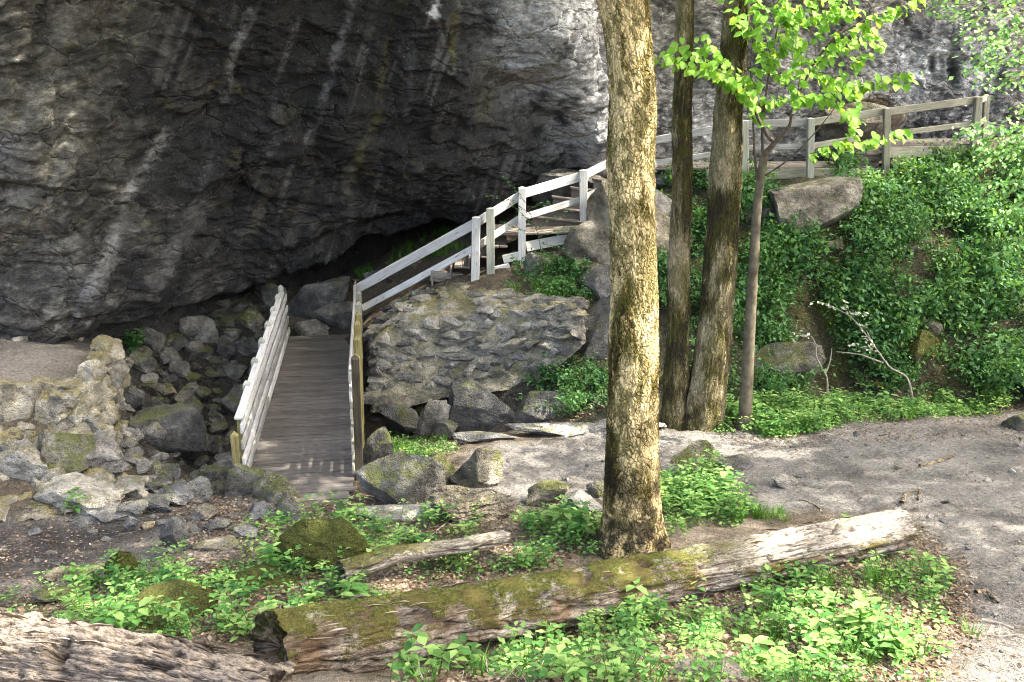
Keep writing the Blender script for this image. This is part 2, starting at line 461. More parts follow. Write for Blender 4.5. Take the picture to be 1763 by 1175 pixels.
M['post_black'] = mat_wood('blackened_post_wood', (0.07, 0.055, 0.03), (0.032, 0.026, 0.018), (0.012, 0.01, 0.008))
M['post_pale'] = mat_wood('pale_post_wood', (0.42, 0.415, 0.34), (0.31, 0.305, 0.24), (0.15, 0.14, 0.1))
M['deck'] = mat_wood('grey_deck_wood', (0.15, 0.132, 0.115), (0.105, 0.091, 0.078), (0.05, 0.043, 0.036), (0.07, 0.055, 0.045), 0.6)
M['tread'] = mat_wood('brown_tread_wood', (0.24, 0.205, 0.17), (0.17, 0.14, 0.115), (0.08, 0.065, 0.05))
M['metal'] = mat_plain('galvanised_bolt', (0.35, 0.35, 0.34), (0.5, 0.5, 0.48), 40, 0.4)
M['leaf_lime'] = mat_leaf('lime_tree_leaf', (0.14, 0.31, 0.04), (0.22, 0.42, 0.06), (0.34, 0.52, 0.12), 0.5)
M['leaf_herb'] = mat_leaf('herb_leaf', (0.045, 0.13, 0.035), (0.12, 0.27, 0.06), (0.3, 0.44, 0.13), 0.42)
M['leaf_shade'] = mat_leaf('shade_leaf', (0.025, 0.08, 0.025), (0.065, 0.17, 0.055), (0.16, 0.3, 0.1), 0.42)
M['leaf_mid'] = mat_leaf('slope_leaf', (0.035, 0.105, 0.035), (0.085, 0.205, 0.065), (0.19, 0.33, 0.12), 0.4)
M['leaf_pale'] = mat_leaf('pale_leaf', (0.09, 0.24, 0.06), (0.19, 0.38, 0.11), (0.33, 0.48, 0.2), 0.4)
M['leaf_grass'] = mat_leaf('grass_blade', (0.04, 0.13, 0.014), (0.075, 0.21, 0.022), (0.15, 0.3, 0.04), 0.3)
M['leaf_dead'] = mat_leaf('dead_leaf', (0.055, 0.032, 0.018), (0.17, 0.115, 0.07), (0.36, 0.29, 0.21), 0.15, (1.1, 0.9, 0.6), 0.8, 0.15)
M['leaf_white'] = mat_leaf('bleached_leaf', (0.25, 0.29, 0.19), (0.4, 0.45, 0.32), (0.52, 0.55, 0.42), 0.25)
M['stem'] = mat_plain('green_stem', (0.06, 0.11, 0.025), (0.13, 0.19, 0.05))
# ---------------------------------------------------------------- terrain
_cp = []
def cz(px, py, z): _cp.append(at_z(px, py, z))
def cy(px, py, y): _cp.append(at_y(px, py, y))
def cw(x, y, z): _cp.append(np.array([x, y, z], float))
for a in [(650, 870, 0), (760, 880, 0.03), (900, 790, 0), (900, 850, .05), (1040, 765, 0), (1250, 790, 0), (1300, 850, .05), (1450, 725, 0), (1600, 718, .03), (1750, 720, .08),
          (1750, 850, .15), (1500, 850, .1), (1740, 1000, .35), (1740, 1150, .6), (1600, 950, .2), (1085, 925, .28), (850, 930, .3), (700, 930, .25), (600, 980, .4), (450, 950, .3),
          (300, 900, 0.0), (150, 920, -.05), (20, 950, 0.0), (20, 1040, .4), (250, 1050, .55), (420, 1100, .75), (530, 880, .02), (430, 850, .02),
          (1000, 1130, .66), (1300, 1040, .42), (1000, 1088, .42), (700, 1148, .66), (1300, 1008, .3), (480, 1170, .88), (850, 1118, .54), (1150, 1045, .36), (760, 1175, .8), (1550, 955, .2), (1500, 1050, .5), (1300, 1150, .75), (1500, 1170, .75), (560, 850, -0.06),
          (300, 770, -.8), (240, 750, -.6), (350, 690, -.7), (430, 650, -.7), (300, 610, -.15), (400, 580, 0.0), (440, 545, .2), (230, 600, .15), (460, 500, .6), (380, 730, -.95),
          (20, 680, .9), (100, 672, .9), (150, 625, .9), (60, 605, .9), (120, 592, .9), (168, 608, .9), (10, 590, .9), (-150, 640, .9),
          (30, 895, .05), (130, 880, .0), (250, 862, -.02), (180, 800, .1), (90, 790, .35), (-150, 900, .1),
          (700, 720, -.75), (760, 752, -.85), (830, 738, -.7), (660, 745, -.45), (690, 775, 0), (850, 758, 0), (950, 742, 0.03), (1040, 730, 0.05), (930, 715, -.35), (770, 775, 0.0), (640, 790, -0.02),
          (1200, 705, -.05), (1300, 690, -.3), (1400, 690, -.4), (1600, 690, -.3), (1740, 690, -.2), (1150, 735, 0.02), (1240, 740, 0.02), (1350, 735, 0)]:
    cz(*a)
for a in [(1000, 650, 16.2), (1040, 600, 16.8), (1250, 500, 17.2), (1400, 560, 16.8), (1400, 420, 18.2), (1250, 380, 18.8), (1400, 325, 19.3), (1550, 310, 19.9), (1550, 400, 18.6), (1550, 500, 17.5),
          (1700, 400, 19), (1700, 550, 17.4), (1700, 295, 20.4), (1600, 620, 16.6), (1150, 420, 18.6), (1300, 600, 16.4), (1740, 620, 16.8), (1100, 500, 17.6),
          (700, 520, 17.6), (850, 505, 17.8), (935, 520, 17.2), (950, 475, 18), (1000, 445, 18.5), (780, 490, 18.4), (900, 460, 18.6),
          (560, 565, 20.3), (620, 485, 22), (740, 435, 22.5), (600, 455, 24.2), (850, 405, 22.2), (950, 372, 21.6), (1020, 340, 21), (1150, 325, 20), (1180, 305, 22), (500, 500, 23.5), (660, 520, 20), (640, 560, 18.8)]:
    cy(*a)
for a in [(-3.3, 16, -1.25), (-2.9, 14.2, -1.1), (-3.7, 18, -.9), (-2.3, 15.5, -1.1), (-1.7, 16.0, -0.95), (-4.4, 15.5, -1.1), (-4.2, 13.9, -1.0), (-3.0, 12.5, -.15), (-2.2, 12.4, -.1), (-3.6, 12.6, -.45), (-4.2, 20.2, -.02), (-3.4, 20.1, .0),
          (-4, 4, 1.9), (0, 4, 2.0), (4, 4, 1.5), (8, 4, 1.3), (-4, 0, 3.2), (0, 0, 3.3), (6, 0, 3.0), (-8, 6, 1.5), (12, 8, .8), (12, 13, .3), (-1.2, 5.5, 1.45), (0.5, 5.5, 1.5),
          (-14, 12, 1), (-14, 8, 1), (-12, 18, 1.2), (14, 18, 2.2), (14, 22, 4), (8, 26, 4.2), (0, 27, 3.2), (-8, 24, 1.6), (-14, 24, 1.8), (5, 23, 3.0), (9, 23, 3.2), (20, 10, 1.5), (-20, 2, 3), (18, -4, 4), (0, -10, 5), (-12, -10, 5)]:
    cw(*a)
_cp = np.array(_cp)
def _rbf():
    X = _cp[:, :2]; n = len(X)
    D = np.linalg.norm(X[:, None] - X[None], axis=2)
    A = np.zeros((n + 3, n + 3)); A[:n, :n] = D + np.eye(n) * -0.04
    A[:n, n] = 1; A[:n, n + 1:] = X; A[n, :n] = 1; A[n + 1:, :n] = X.T
    return np.linalg.solve(A, np.concatenate([_cp[:, 2], [0, 0, 0]]))
_w = _rbf()
def terr_raw(x, y):
    x = np.asarray(x, float).ravel(); y = np.asarray(y, float).ravel()
    out = np.empty(len(x)); n = len(_cp)
    for s in range(0, len(x), 20000):
        q = np.stack([x[s:s + 20000], y[s:s + 20000]], 1)
        D = np.linalg.norm(q[:, None] - _cp[None, :, :2], axis=2)
        out[s:s + 20000] = D @ _w[:n] + _w[n] + q @ _w[n + 1:]
    return out
def axis_pts(a, b, step, lo, hi, k):
    l = lo + (a - lo) * (1 - (1 - np.linspace(0, 1, k)) ** 1.0)
    L = a - (a - lo) * np.linspace(1, 0, k, endpoint=False) ** 2.2
    R = b + (hi - b) * np.linspace(0, 1, k + 1)[1:] ** 2.2
    return np.concatenate([L, np.arange(a, b, step), R])
GXS = axis_pts(-10.5, 11.5, 0.05, -90, 90, 26)
GYS = axis_pts(4.2, 22.0, 0.045, -70, 90, 26)
_X, _Y = np.meshgrid(GXS, GYS)
_xc = np.clip(_X, -22, 22); _yc = np.clip(_Y, -12, 30)
_Z = terr_raw(_xc, _yc).reshape(_X.shape)
_P = np.stack([_X.ravel(), _Y.ravel(), _Z.ravel()], 1)
_px, _py, _dep = proj(_P)
_jit = fbm(_P * 0.9, 4, 5)
_jit2 = fbm(_P * 0.9 + 40, 4, 9)
_jx = _px + _jit * 70 + fbm(_P * 6, 3, 15) * 26; _jy = _py + _jit2 * 45 + fbm(_P * 6 + 9, 3, 16) * 18
Z_PATH = [(640, 905), (720, 870), (790, 850), (760, 820), (860, 770), (1040, 735), (1150, 745), (1250, 748), (1330, 752), (1480, 722), (1800, 705), (1900, 1300), (1640, 1300), (1620, 1120), (1660, 1010), (1590, 950), (1560, 880), (1330, 885), (1260, 840), (1120, 790), (1030, 850), (900, 870), (880, 880), (740, 905)]
Z_PLAT = [(-300, 690), (0, 690), (120, 680), (185, 610), (150, 585), (0, 578), (-300, 570)]
Z_CREEK = [(180, 610), (250, 560), (400, 520), (480, 500), (500, 560), (640, 560), (640, 720), (860, 740), (1000, 700), (960, 650), (640, 700), (610, 800), (430, 815), (270, 850), (190, 720)]
Z_MUD = [(-100, 930), (60, 905), (180, 895), (300, 880), (300, 905), (230, 930), (120, 970), (-100, 1010)]
Z_LEFT = [(-100, 900), (250, 870), (420, 850), (520, 880), (480, 940), (420, 960), (300, 1000), (120, 1010), (-100, 1040)]
Z_SLOPE = [(1000, 740), (1000, 440), (1100, 330), (1250, 300), (1763, 240), (1900, 240), (1900, 715), (1480, 712), (1250, 745)]
Z_FORE = [(-300, 1030), (120, 1000), (430, 950), (640, 905), (900, 890), (1100, 900), (1330, 890), (1560, 900), (1640, 1000), (1600, 1100), (1640, 1400), (-300, 1400)]
def pm(poly, jx=_jx, jy=_jy): return poly_mask(jx, jy, poly) & (_dep > 0.5)
tone = np.tile(np.array([0.10, 0.078, 0.052, 1.0]), (len(_P), 1))
grit = np.full(len(_P), 0.6)
amp = np.full(len(_P), 0.05)
def paint(m, c, g, a):
    tone[m, :3] = c; grit[m] = g; amp[m] = a
paint(pm(Z_SLOPE), (0.05, 0.045, 0.025), 0.5, 0.09)
paint(pm(Z_FORE), (0.16, 0.125, 0.085), 1.0, 0.05)
paint(pm(Z_LEFT), (0.19, 0.168, 0.138), 1.0, 0.06)
paint(pm(Z_MUD), (0.07, 0.06, 0.052), 0.3, 0.02)
paint(pm(Z_CREEK), (0.05, 0.043, 0.036), 0.5, 0.08)
paint(pm(Z_PATH), (0.205, 0.19, 0.165), 0.7, 0.045)
paint(pm(Z_PLAT), (0.23, 0.2, 0.16), 0.15, 0.015)
_cave = (_P[:, 1] > 20.6) & (_P[:, 0] < 1.5)
paint(_cave, (0.13, 0.105, 0.075), 0.4, 0.07)
# moss and leaf-litter patches on the forest floor
_f = pm(Z_FORE) | pm(Z_SLOPE)
_mo = sstep(0.12, 0.3, fbm(_P * 1.3 + 9, 4, 21)) * _f
tone[:, :3] = tone[:, :3] * (1 - _mo[:, None]) + np.array([0.10, 0.088, 0.025]) * _mo[:, None]
_li = sstep(0.1, 0.28, fbm(_P * 1.7 + 31, 4, 23)) * pm(Z_FORE)
tone[:, :3] = tone[:, :3] * (1 - _li[:, None]) + np.array([0.27, 0.22, 0.165]) * _li[:, None]
_pa = pm(Z_PATH)
_dk = sstep(0.05, 0.3, fbm(_P * np.array([0.8, 1.6, 1]) + 3, 4, 29)) * _pa * 0.55
tone[:, :3] *= (1 - _dk)[:, None]
tone[:, :3] *= np.clip(1 + 0.75 * fbm(_P * 2.2 + 8, 4, 33, 0.6), 0.55, 1.5)[:, None]
def blur2(a, k, it=2):
    a = a.reshape(_X.shape + (-1,))
    for _ in range(it):
        for ax in (0, 1):
            pad = [(0, 0)] * 3; pad[ax] = (k + 1, k)
            cs = np.cumsum(np.pad(a, pad, 'edge'), axis=ax)
            hi = np.take(cs, range(2 * k + 1, cs.shape[ax]), axis=ax); lo = np.take(cs, range(0, cs.shape[ax] - 2 * k - 1), axis=ax)
            a = (hi - lo) / (2 * k + 1)
    return a.reshape(len(_P), -1)
tone = blur2(tone, 2); grit = blur2(grit, 4)[:, 0]; amp = blur2(amp, 6)[:, 0]
_dz = amp * (fbm(_P * 1.6, 5, 2, 0.55) * 1.5 + 0.35 * ridge(_P * 4.5, 3, 8) - 0.2)
_dz += amp * .55 * fbm(_P * 7, 3, 6, .6)
_dz += np.where(_pa, 0.016 * fbm(_P * 11, 3, 4, .6) - .02 * sstep(.1, .3, fbm(_P * np.array([2.2, 3.4, 1]), 3, 34)), 0)
_P[:, 2] += _dz
GZ = _P[:, 2].reshape(_X.shape)
def ground_z(x, y):
    x = np.asarray(x, float); y = np.asarray(y, float)
    i = np.clip(np.searchsorted(GXS, x) - 1, 0, len(GXS) - 2); j = np.clip(np.searchsorted(GYS, y) - 1, 0, len(GYS) - 2)
    u = np.clip((x - GXS[i]) / (GXS[i + 1] - GXS[i]), 0, 1); v = np.clip((y - GYS[j]) / (GYS[j + 1] - GYS[j]), 0, 1)
    return (GZ[j, i] * (1 - u) + GZ[j, i + 1] * u) * (1 - v) + (GZ[j + 1, i] * (1 - u) + GZ[j + 1, i + 1] * u) * v
_ts = np.arange(3.5, 34, 0.16)
def on_ground(px, py):
    """first point where the pixel's ray meets the ground"""
    d = ray(px, py)
    Q = CAM + d[None, :] * _ts[:, None]
    below = Q[:, 2] < ground_z(Q[:, 0], Q[:, 1])
    k = int(np.argmax(below)) if below.any() else len(_ts) - 1
    t = np.linspace(_ts[max(k - 1, 0)], _ts[k], 9)
    Q = CAM + d[None, :] * t[:, None]
    below = Q[:, 2] < ground_z(Q[:, 0], Q[:, 1])
    return Q[int(np.argmax(below)) if below.any() else 8]
g_me = mesh_np('ground', _P, grid_faces(len(GYS), len(GXS)), [M['ground']], True, {'tone': tone, 'grit': grit})
tag(obj('ground', g_me), None, None, None, 'structure')['label'] = 'grey dirt path and leaf-littered forest floor below the cliff'

# ---------------------------------------------------------------- cliff with its overhang
ST = [(-700, 560, 15.2, 11.8, 0.6), (-200, 572, 15.9, 12.4, 0.8), (0, 580, 16.5, 13.0, 0.9), (200, 563, 17.4, 13.6, 1.2), (330, 530, 19.2, 14.4, 1.8), (450, 482, 20.8, 15.6, 2.0), (600, 436, 21.5, 16.9, 2.2),
      (750, 385, 21.9, 18.2, 2.2), (880, 345, 22.0, 19.3, 2.0), (985, 305, 22.0, 20.3, 1.6), (1040, 285, 22.1, 20.9, 0.9), (1062, 320, 23.0, 22.7, 0.1), (1300, 320, 23.3, 22.9, 0.0), (1763, 300, 24.0, 23.6, 0.0), (2500, 300, 24.6, 24.2, 0.0)]
_L = np.array([at_y(a, b, c) for a, b, c, _, _ in ST])
CXS = np.concatenate([np.linspace(-40, -10.2, 14, endpoint=False), np.arange(-10.2, 13.2, 0.034), np.linspace(13.3, 50, 14)])
def _st(col): return np.interp(CXS, _L[:, 0], col)
ylip, zlip, ytop, rec = _st(_L[:, 1]), _st(_L[:, 2]), _st(np.array([s[3] for s in ST])), _st(np.array([s[4] for s in ST]))
_k = 9
def _sm(a): return np.convolve(np.pad(a, _k, 'edge'), np.ones(2 * _k + 1) / (2 * _k + 1), 'valid')
ylip, zlip, ytop, rec = map(_sm, (ylip, zlip, ytop, rec))
S = np.concatenate([np.linspace(0, 1, 26, endpoint=False), np.linspace(1, 2, 46, endpoint=False), np.linspace(2, 3, 230, endpoint=False), np.linspace(3, 5, 40)])
prof_y = np.stack([ylip + rec, ylip + rec * 0.95, ylip, ytop, ytop - 1.2, ytop + 9.0])
prof_z = np.stack([zlip - 1.6, zlip + 0.15 * rec - 0.05, zlip, np.full_like(zlip, 7.6), np.full_like(zlip, 11.0), np.full_like(zlip, 15.0)])
I0 = np.minimum(np.floor(S).astype(int), 4); T0 = (S - I0)[:, None]
CYv = prof_y[I0] * (1 - T0) + prof_y[I0 + 1] * T0
CZv = prof_z[I0] * (1 - T0) + prof_z[I0 + 1] * T0
# the face swells outward a little between lip and top
bul = np.where((S >= 2) & (S <= 3), np.sin(np.clip(S - 2, 0, 1) * math.pi), 0)[:, None]
CYv = CYv - bul * 0.45 * np.clip(rec, 0.3, 2)[None] * 0.5
for _ in range(3):
    CYv[1:-1] = (CYv[:-2] + 2 * CYv[1:-1] + CYv[2:]) / 4; CZv[1:-1] = (CZv[:-2] + 2 * CZv[1:-1] + CZv[2:]) / 4
CX2 = np.broadcast_to(CXS, CYv.shape)
C = np.stack([CX2, CYv, CZv], -1)
def grid_normals(C):
    du = np.gradient(C, axis=1); dv = np.gradient(C, axis=0)
    n = np.cross(du, dv); n /= np.linalg.norm(n, axis=-1, keepdims=True) + 1e-9
    return n
NRM = grid_normals(C)
sh = C.shape[:2]; Cf = C.reshape(-1, 3); Nf = NRM.reshape(-1, 3)
if Nf[:, 1].mean() > 0: Nf = -Nf
cpx, cpy, cdp = proj(Cf)
right = sstep(1040, 1075, cpx)                              # the plain wall right of the crack
W = Cf.copy(); W[:, 2] *= 1.0
wp = Cf + 0.35 * np.stack([fbm(Cf * 0.8, 3, 41), fbm(Cf * 0.8 + 7, 3, 42), fbm(Cf * 0.8 + 15, 3, 43)], 1)
big = fbm(wp * 0.42, 3, 50) * 0.5
med = fbm(wp * np.array([0.9, 0.9, 1.5]), 4, 60, 0.55) * 0.26
f1, f2, cid = worley(wp * np.array([0.85, 0.85, 1.25]) + 3, 66)
blocks = (cid - 0.5) * 0.14 - 0.05 * (1 - sstep(0.0, 0.06, f2 - f1)) * sstep(-0.1, 0.25, fbm(wp * 0.7, 2, 68))
f1b, f2b, cidb = worley(wp * np.array([2.6, 2.6, 4.2]) + 3, 67)
blocks2 = ((cidb - 0.5) * 0.07 - 0.02 * (1 - sstep(0.0, 0.12, f2b - f1b))) * sstep(-0.3, 0.3, fbm(wp * 0.9 + 4, 2, 69))
strat = wp[:, 2] * 3.2 + fbm(wp * 0.7, 3, 71) * 1.6
fine = fbm(wp * np.array([6, 6, 13]), 4, 70, 0.6) * 0.05 + 0.05 * (sstep(.0, .8, strat % 1) - .5) * sstep(-.2, .3, fbm(wp * 1.1 + 6, 2, 72))
f1c, f2c, cidc = worley(wp * np.array([5.2, 5.2, 9.5]) + 13, 73)
fine += ((cidc - .5) * .05 - .018 * (1 - sstep(0, .14, f2c - f1c))) * sstep(-.35, .25, fbm(wp * 1.4 + 12, 2, 74))
disp = big * (1 - 0.5 * right) + med * (1 - 0.45 * right) + blocks * (1 - 0.3 * right) + blocks2 + fine
# the pale nose of rock, the hollows under it and the crack beside the wall
def blob(x, y, rx, ry, ang=0):
    ca, sa = math.cos(ang), math.sin(ang)
    u = ((cpx - x) * ca + (cpy - y) * sa) / rx; v = (-(cpx - x) * sa + (cpy - y) * ca) / ry
    return np.exp(-(u * u + v * v))
disp += 0.75 * blob(945, 55, 75, 85) + 0.25 * blob(1005, 190, 45, 120) - 0.5 * blob(905, 165, 55, 40) - 0.35 * blob(950, 235, 40, 40) - 0.3 * blob(985, 275, 30, 30)
disp -= 0.5 * blob(1052, 120, 12, 160) + 0.25 * blob(20, 330, 60, 12) + 0.2 * blob(1190, 60, 14, 90)
disp += 0.3 * blob(1500, 175, 90, 35) - 0.4 * blob(1480, 235, 80, 16) - 0.22 * blob(1640, 118, 9, 34) - 0.12 * blob(1605, 112, 6, 20) - 0.12 * blob(1622, 110, 5, 16)
disp += 0.12 * blob(690, 285, 60, 25) + 0.2 * blob(150, 520, 150, 30, -0.2) - 0.3 * blob(620, 400, 120, 14, -0.25)
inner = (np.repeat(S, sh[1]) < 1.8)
disp *= np.where(inner, 0.5, 1.0)
Cf = Cf + Nf * disp[:, None]
cpx, cpy, cdp = proj(Cf)
# base colours: wet black rock, brown-grey left flank, blue-grey nose, pale wall with run-off streaks
def mixc(c, m, col): return c * (1 - m[:, None]) + np.asarray(col)[None] * m[:, None]
nz1 = fbm(Cf * 0.55, 4, 80); nz2 = fbm(Cf * 1.6 + 5, 5, 81, 0.6); nz3 = fbm(Cf * np.array([3.2, 3.2, 0.5]) + 2, 4, 82, 0.6)
c = np.tile(np.array([0.036, 0.034, 0.031]), (len(Cf), 1))
c = mixc(c, sstep(0.0, 0.3, nz2) * 0.5, (0.12, 0.108, 0.09))
c = mixc(c, sstep(0.05, 0.35, nz1) * 0.5, (0.04, 0.041, 0.045))
left = 1 - sstep(60, 330, cpx + nz1 * 160 + (cpy - 300) * 0.25)
c = mixc(c, left * (0.55 + 0.45 * sstep(-0.2, 0.2, nz2)), (0.20, 0.185, 0.15))
low = sstep(330, 520, cpy + nz2 * 60) * (1 - sstep(560, 760, cpx))
c = mixc(c, low * sstep(-0.1, 0.2, nz2) * 0.55, (0.17, 0.155, 0.13))
och = sstep(0.12, 0.34, fbm(Cf * 2.3 + 77, 4, 83)) * (blob(420, 160, 260, 120) + 0.6 * blob(330, 330, 300, 160) + 0.5 * blob(620, 330, 160, 120))
c = mixc(c, np.clip(och, 0, 1) * 0.55, (0.145, 0.115, 0.045))
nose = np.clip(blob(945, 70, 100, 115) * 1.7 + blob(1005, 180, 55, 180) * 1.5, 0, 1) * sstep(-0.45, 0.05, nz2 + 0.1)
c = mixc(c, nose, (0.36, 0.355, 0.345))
c = mixc(c, np.clip(blob(1000, 240, 60, 90), 0, 1) * 0.6, (0.17, 0.175, 0.185))
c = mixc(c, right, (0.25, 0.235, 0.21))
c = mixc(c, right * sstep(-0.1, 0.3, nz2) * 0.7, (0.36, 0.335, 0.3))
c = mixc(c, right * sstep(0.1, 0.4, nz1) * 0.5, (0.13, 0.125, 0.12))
run = right * sstep(1480, 1560, cpx) * (1 - sstep(1720, 1763, cpx)) * sstep(10, 70, cpy)
c = mixc(c, run * 0.6, (0.17, 0.18, 0.195))
c = mixc(c, run * sstep(0.12, 0.3, nz3) * 0.8, (0.42, 0.43, 0.44))
c = mixc(c, run * sstep(0.1, 0.26, -nz3) * 0.8, (0.045, 0.05, 0.062))
c = mixc(c, np.clip(blob(1640, 118, 9, 34) + blob(1605, 112, 6, 20), 0, 1), (0.012, 0.012, 0.014))
c = mixc(c, np.clip(blob(1510, 190, 60, 20) * 1.4, 0, 1) * sstep(-0.3, 0.2, nz2), (0.17, 0.115, 0.05))
# mineral and algae streaks with a shape of their own
hf = fbm(Cf * np.array([9, 9, 14]), 3, 93, 0.7)
STREAK = [([(290, 230), (230, 320), (195, 420), (150, 500)], 11, (0.34, 0.325, 0.3), 0.85), ([(430, 20), (400, 110), (385, 170)], 9, (0.3, 0.3, 0.29), 0.7), ([(610, -10), (585, 80), (560, 160), (530, 240)], 8, (0.27, 0.27, 0.28), 0.6),
          ([(120, -10), (95, 70), (60, 200)], 22, (0.28, 0.265, 0.225), 0.55), ([(752, -20), (750, 30)], 7, (0.6, 0.62, 0.66), 1.0), ([(798, -10), (785, 60), (778, 130)], 5, (0.22, 0.2, 0.17), 0.6),
          ([(782, 30), (778, 110)], 6, (0.13, 0.12, 0.02), 0.8), ([(690, -10), (670, 60), (650, 190), (620, 270)], 7, (0.12, 0.1, 0.035), 0.55), ([(655, 200), (630, 240), (610, 290), (600, 340)], 10, (0.1, 0.095, 0.03), 0.6),
          ([(845, 110), (835, 200)], 16, (0.16, 0.15, 0.09), 0.6), ([(70, 60), (85, 90)], 6, (0.06, 0.06, 0.055), 0.8), ([(600, 290), (596, 390)], 14, (0.16, 0.15, 0.14), 0.55), ([(455, 330), (440, 400)], 10, (0.24, 0.21, 0.15), 0.4),
          ([(205, 380), (180, 470), (150, 520)], 16, (0.25, 0.24, 0.225), 0.6), ([(350, 350), (310, 420), (270, 480)], 20, (0.19, 0.18, 0.16), 0.55), ([(20, 250), (35, 330)], 26, (0.3, 0.29, 0.265), 0.6), ([(480, 160), (470, 260)], 12, (0.13, 0.13, 0.13), 0.5),
          ([(715, 40), (700, 200)], 8, (0.1, 0.105, 0.12), 0.5), ([(540, 300), (500, 420)], 9, (0.14, 0.13, 0.11), 0.5), ([(1590, 40), (1580, 190)], 8, (0.06, 0.07, 0.09), 0.7), ([(1675, 60), (1660, 180)], 7, (0.5, 0.5, 0.5), 0.5), ([(1685, 70), (1672, 190)], 6, (0.06, 0.065, 0.08), 0.6)]
c *= np.exp(np.clip(hf * 1.5, -.8, .8))[:, None]
c *= (1 - .55 * (1 - sstep(0, .1, f2c - f1c)) * sstep(-.3, .2, nz2))[:, None] * (.75 + .5 * cidc)[:, None]
och2 = sstep(.2, .3, fbm(Cf * 6.5 + 57, 3, 94)) * sstep(-.15, .2, fbm(Cf * .8 + 33, 3, 95)) * (1 - right)
c = mixc(c, och2 * .5, (.15, .115, .05))
chips = sstep(0.22, 0.3, fbm(Cf * 7 + 9, 3, 90)) * sstep(-0.1, 0.2, nz2)
c = mixc(c, chips * 0.35, (0.2, 0.18, 0.14))
c *= np.exp(np.clip(1.6 * fbm(Cf * np.array([.9, .9, .6]) + 61, 4, 96, .55), -1, 1))[:, None]
c *= ((0.8 + 0.4 * cidb) * np.clip(1 + 1.3 * fbm(Cf * 4.5 + 3, 4, 91, 0.6), 0.4, 1.8))[:, None]
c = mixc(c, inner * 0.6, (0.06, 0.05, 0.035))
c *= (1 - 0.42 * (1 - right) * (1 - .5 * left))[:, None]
c *= (1 - .12 * right)[:, None]
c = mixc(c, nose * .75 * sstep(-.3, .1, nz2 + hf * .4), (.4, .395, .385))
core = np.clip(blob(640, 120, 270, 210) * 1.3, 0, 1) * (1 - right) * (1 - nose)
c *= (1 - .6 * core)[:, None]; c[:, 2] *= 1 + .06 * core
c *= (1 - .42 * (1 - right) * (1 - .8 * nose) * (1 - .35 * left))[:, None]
su_ = (cpx + .34 * cpy) / 20
sk = pn(np.stack([su_, cpy / 210, su_ * 0], 1), 97) + .5 * pn(np.stack([su_ * 2.3, cpy / 120, su_ * 0 + 4], 1), 98)
skm = sstep(.3, .62, sk) * (1 - right) * (1 - inner) * sstep(-.3, .2, nz1 + .2 * hf)
c = mixc(c, skm * .55, (.13, .125, .118))
for pts, w, col, a in STREAK:
    a = min(1, a * 1.0); col = np.asarray(col) * (.66 if pts[0][0] < 1040 and col[0] < .5 else 1)
    d, _ = seg_dist(cpx + nz2 * 16 + hf * 12, cpy + nz1 * 10, pts)
    c = mixc(c, a * (1 - sstep(w * 0.35, w * 1.35, d)) * sstep(-0.35, 0.1, nz2 + hf * .5), col)
tone_c = np.concatenate([np.clip(c, 0.008, 0.7), np.ones((len(c), 1))], 1)
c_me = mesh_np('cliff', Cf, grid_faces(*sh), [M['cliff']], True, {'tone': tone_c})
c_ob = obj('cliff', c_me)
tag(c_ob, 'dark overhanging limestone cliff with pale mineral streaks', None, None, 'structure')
# ---------------------------------------------------------------- timber: bridge, stairs, boardwalk
_beam_cache = {}
def beam_mesh(L, w, h, ch=0.007, tip=0.0):
    """chamfered timber along local X, from 0 to L; tip > 0 ends in a blunt pyramid"""
    key = (round(L, 3), round(w, 3), round(h, 3), round(tip, 3))
    if key in _beam_cache: return _beam_cache[key]
    a, b = w / 2, h / 2
    sec = np.array([(-a + ch, -b), (a - ch, -b), (a, -b + ch), (a, b - ch), (a - ch, b), (-a + ch, b), (-a, b - ch), (-a, -b + ch)])
    xs = [0, ch] + list(np.linspace(ch, L - max(ch, tip), max(2, int(L / 0.5) + 1)))[1:] + [L]
    V = []
    rl = np.random.default_rng(int(L * 1000) + int(w * 999))
    for i, x in enumerate(xs):
        k = 1.0
        if i == 0: k = 1 - 2 * ch / min(w, h)
        if i == len(xs) - 1: k = 0.25 if tip > 0 else 1 - 2 * ch / min(w, h)
        wob = rl.normal(0, 0.0016, 2) if 0 < i < len(xs) - 1 else np.zeros(2)
        for s in sec: V.append((x, s[0] * k + wob[0], s[1] * k + wob[1]))
    F = grid_faces(len(xs), 8, wrap=True)
    n = len(V)
    caps = np.array([[0, 7, 6, 1], [1, 6, 5, 2], [2, 5, 4, 3]])
    caps2 = caps[:, ::-1] + n - 8
    me = mesh_np('timber', np.array(V), [F, caps, caps2], (), False)
    _beam_cache[key] = me
    return me
def frame(p0, p1, up=(0, 0, 1)):
    x = Vector(p1) - Vector(p0); L = x.length; x.normalize()
    z = Vector(up); z = (z - x * z.dot(x)).normalized(); y = z.cross(x)
    m = Matrix((x, y, z)).transposed().to_4x4(); m.translation = Vector(p0)
    return m, L
def beam(name, p0, p1, w, h, mat, root, up=(0, 0, 1), tip=0.0):
    m, L = frame(p0, p1, up)
    me = beam_mesh(round(L, 2) if L > 0.3 else L, w, h, tip=tip)
    o = bpy.data.objects.new(name, me); COL.objects.link(o)
    if len(me.materials) == 0: me.materials.append(mat)
    elif me.materials[0] != mat:
        o.material_slots[0].link = 'OBJECT'; o.material_slots[0].material = mat
    o.parent = root
    o.matrix_local = Matrix.Translation(-Vector(root.location)) @ m
    return o
def post(p_base, p_top, w, mat, root, tip=0.06, facing=(0, 1, 0)):
    return beam('post', p_base, p_top, w, w, mat, root, up=facing, tip=tip)

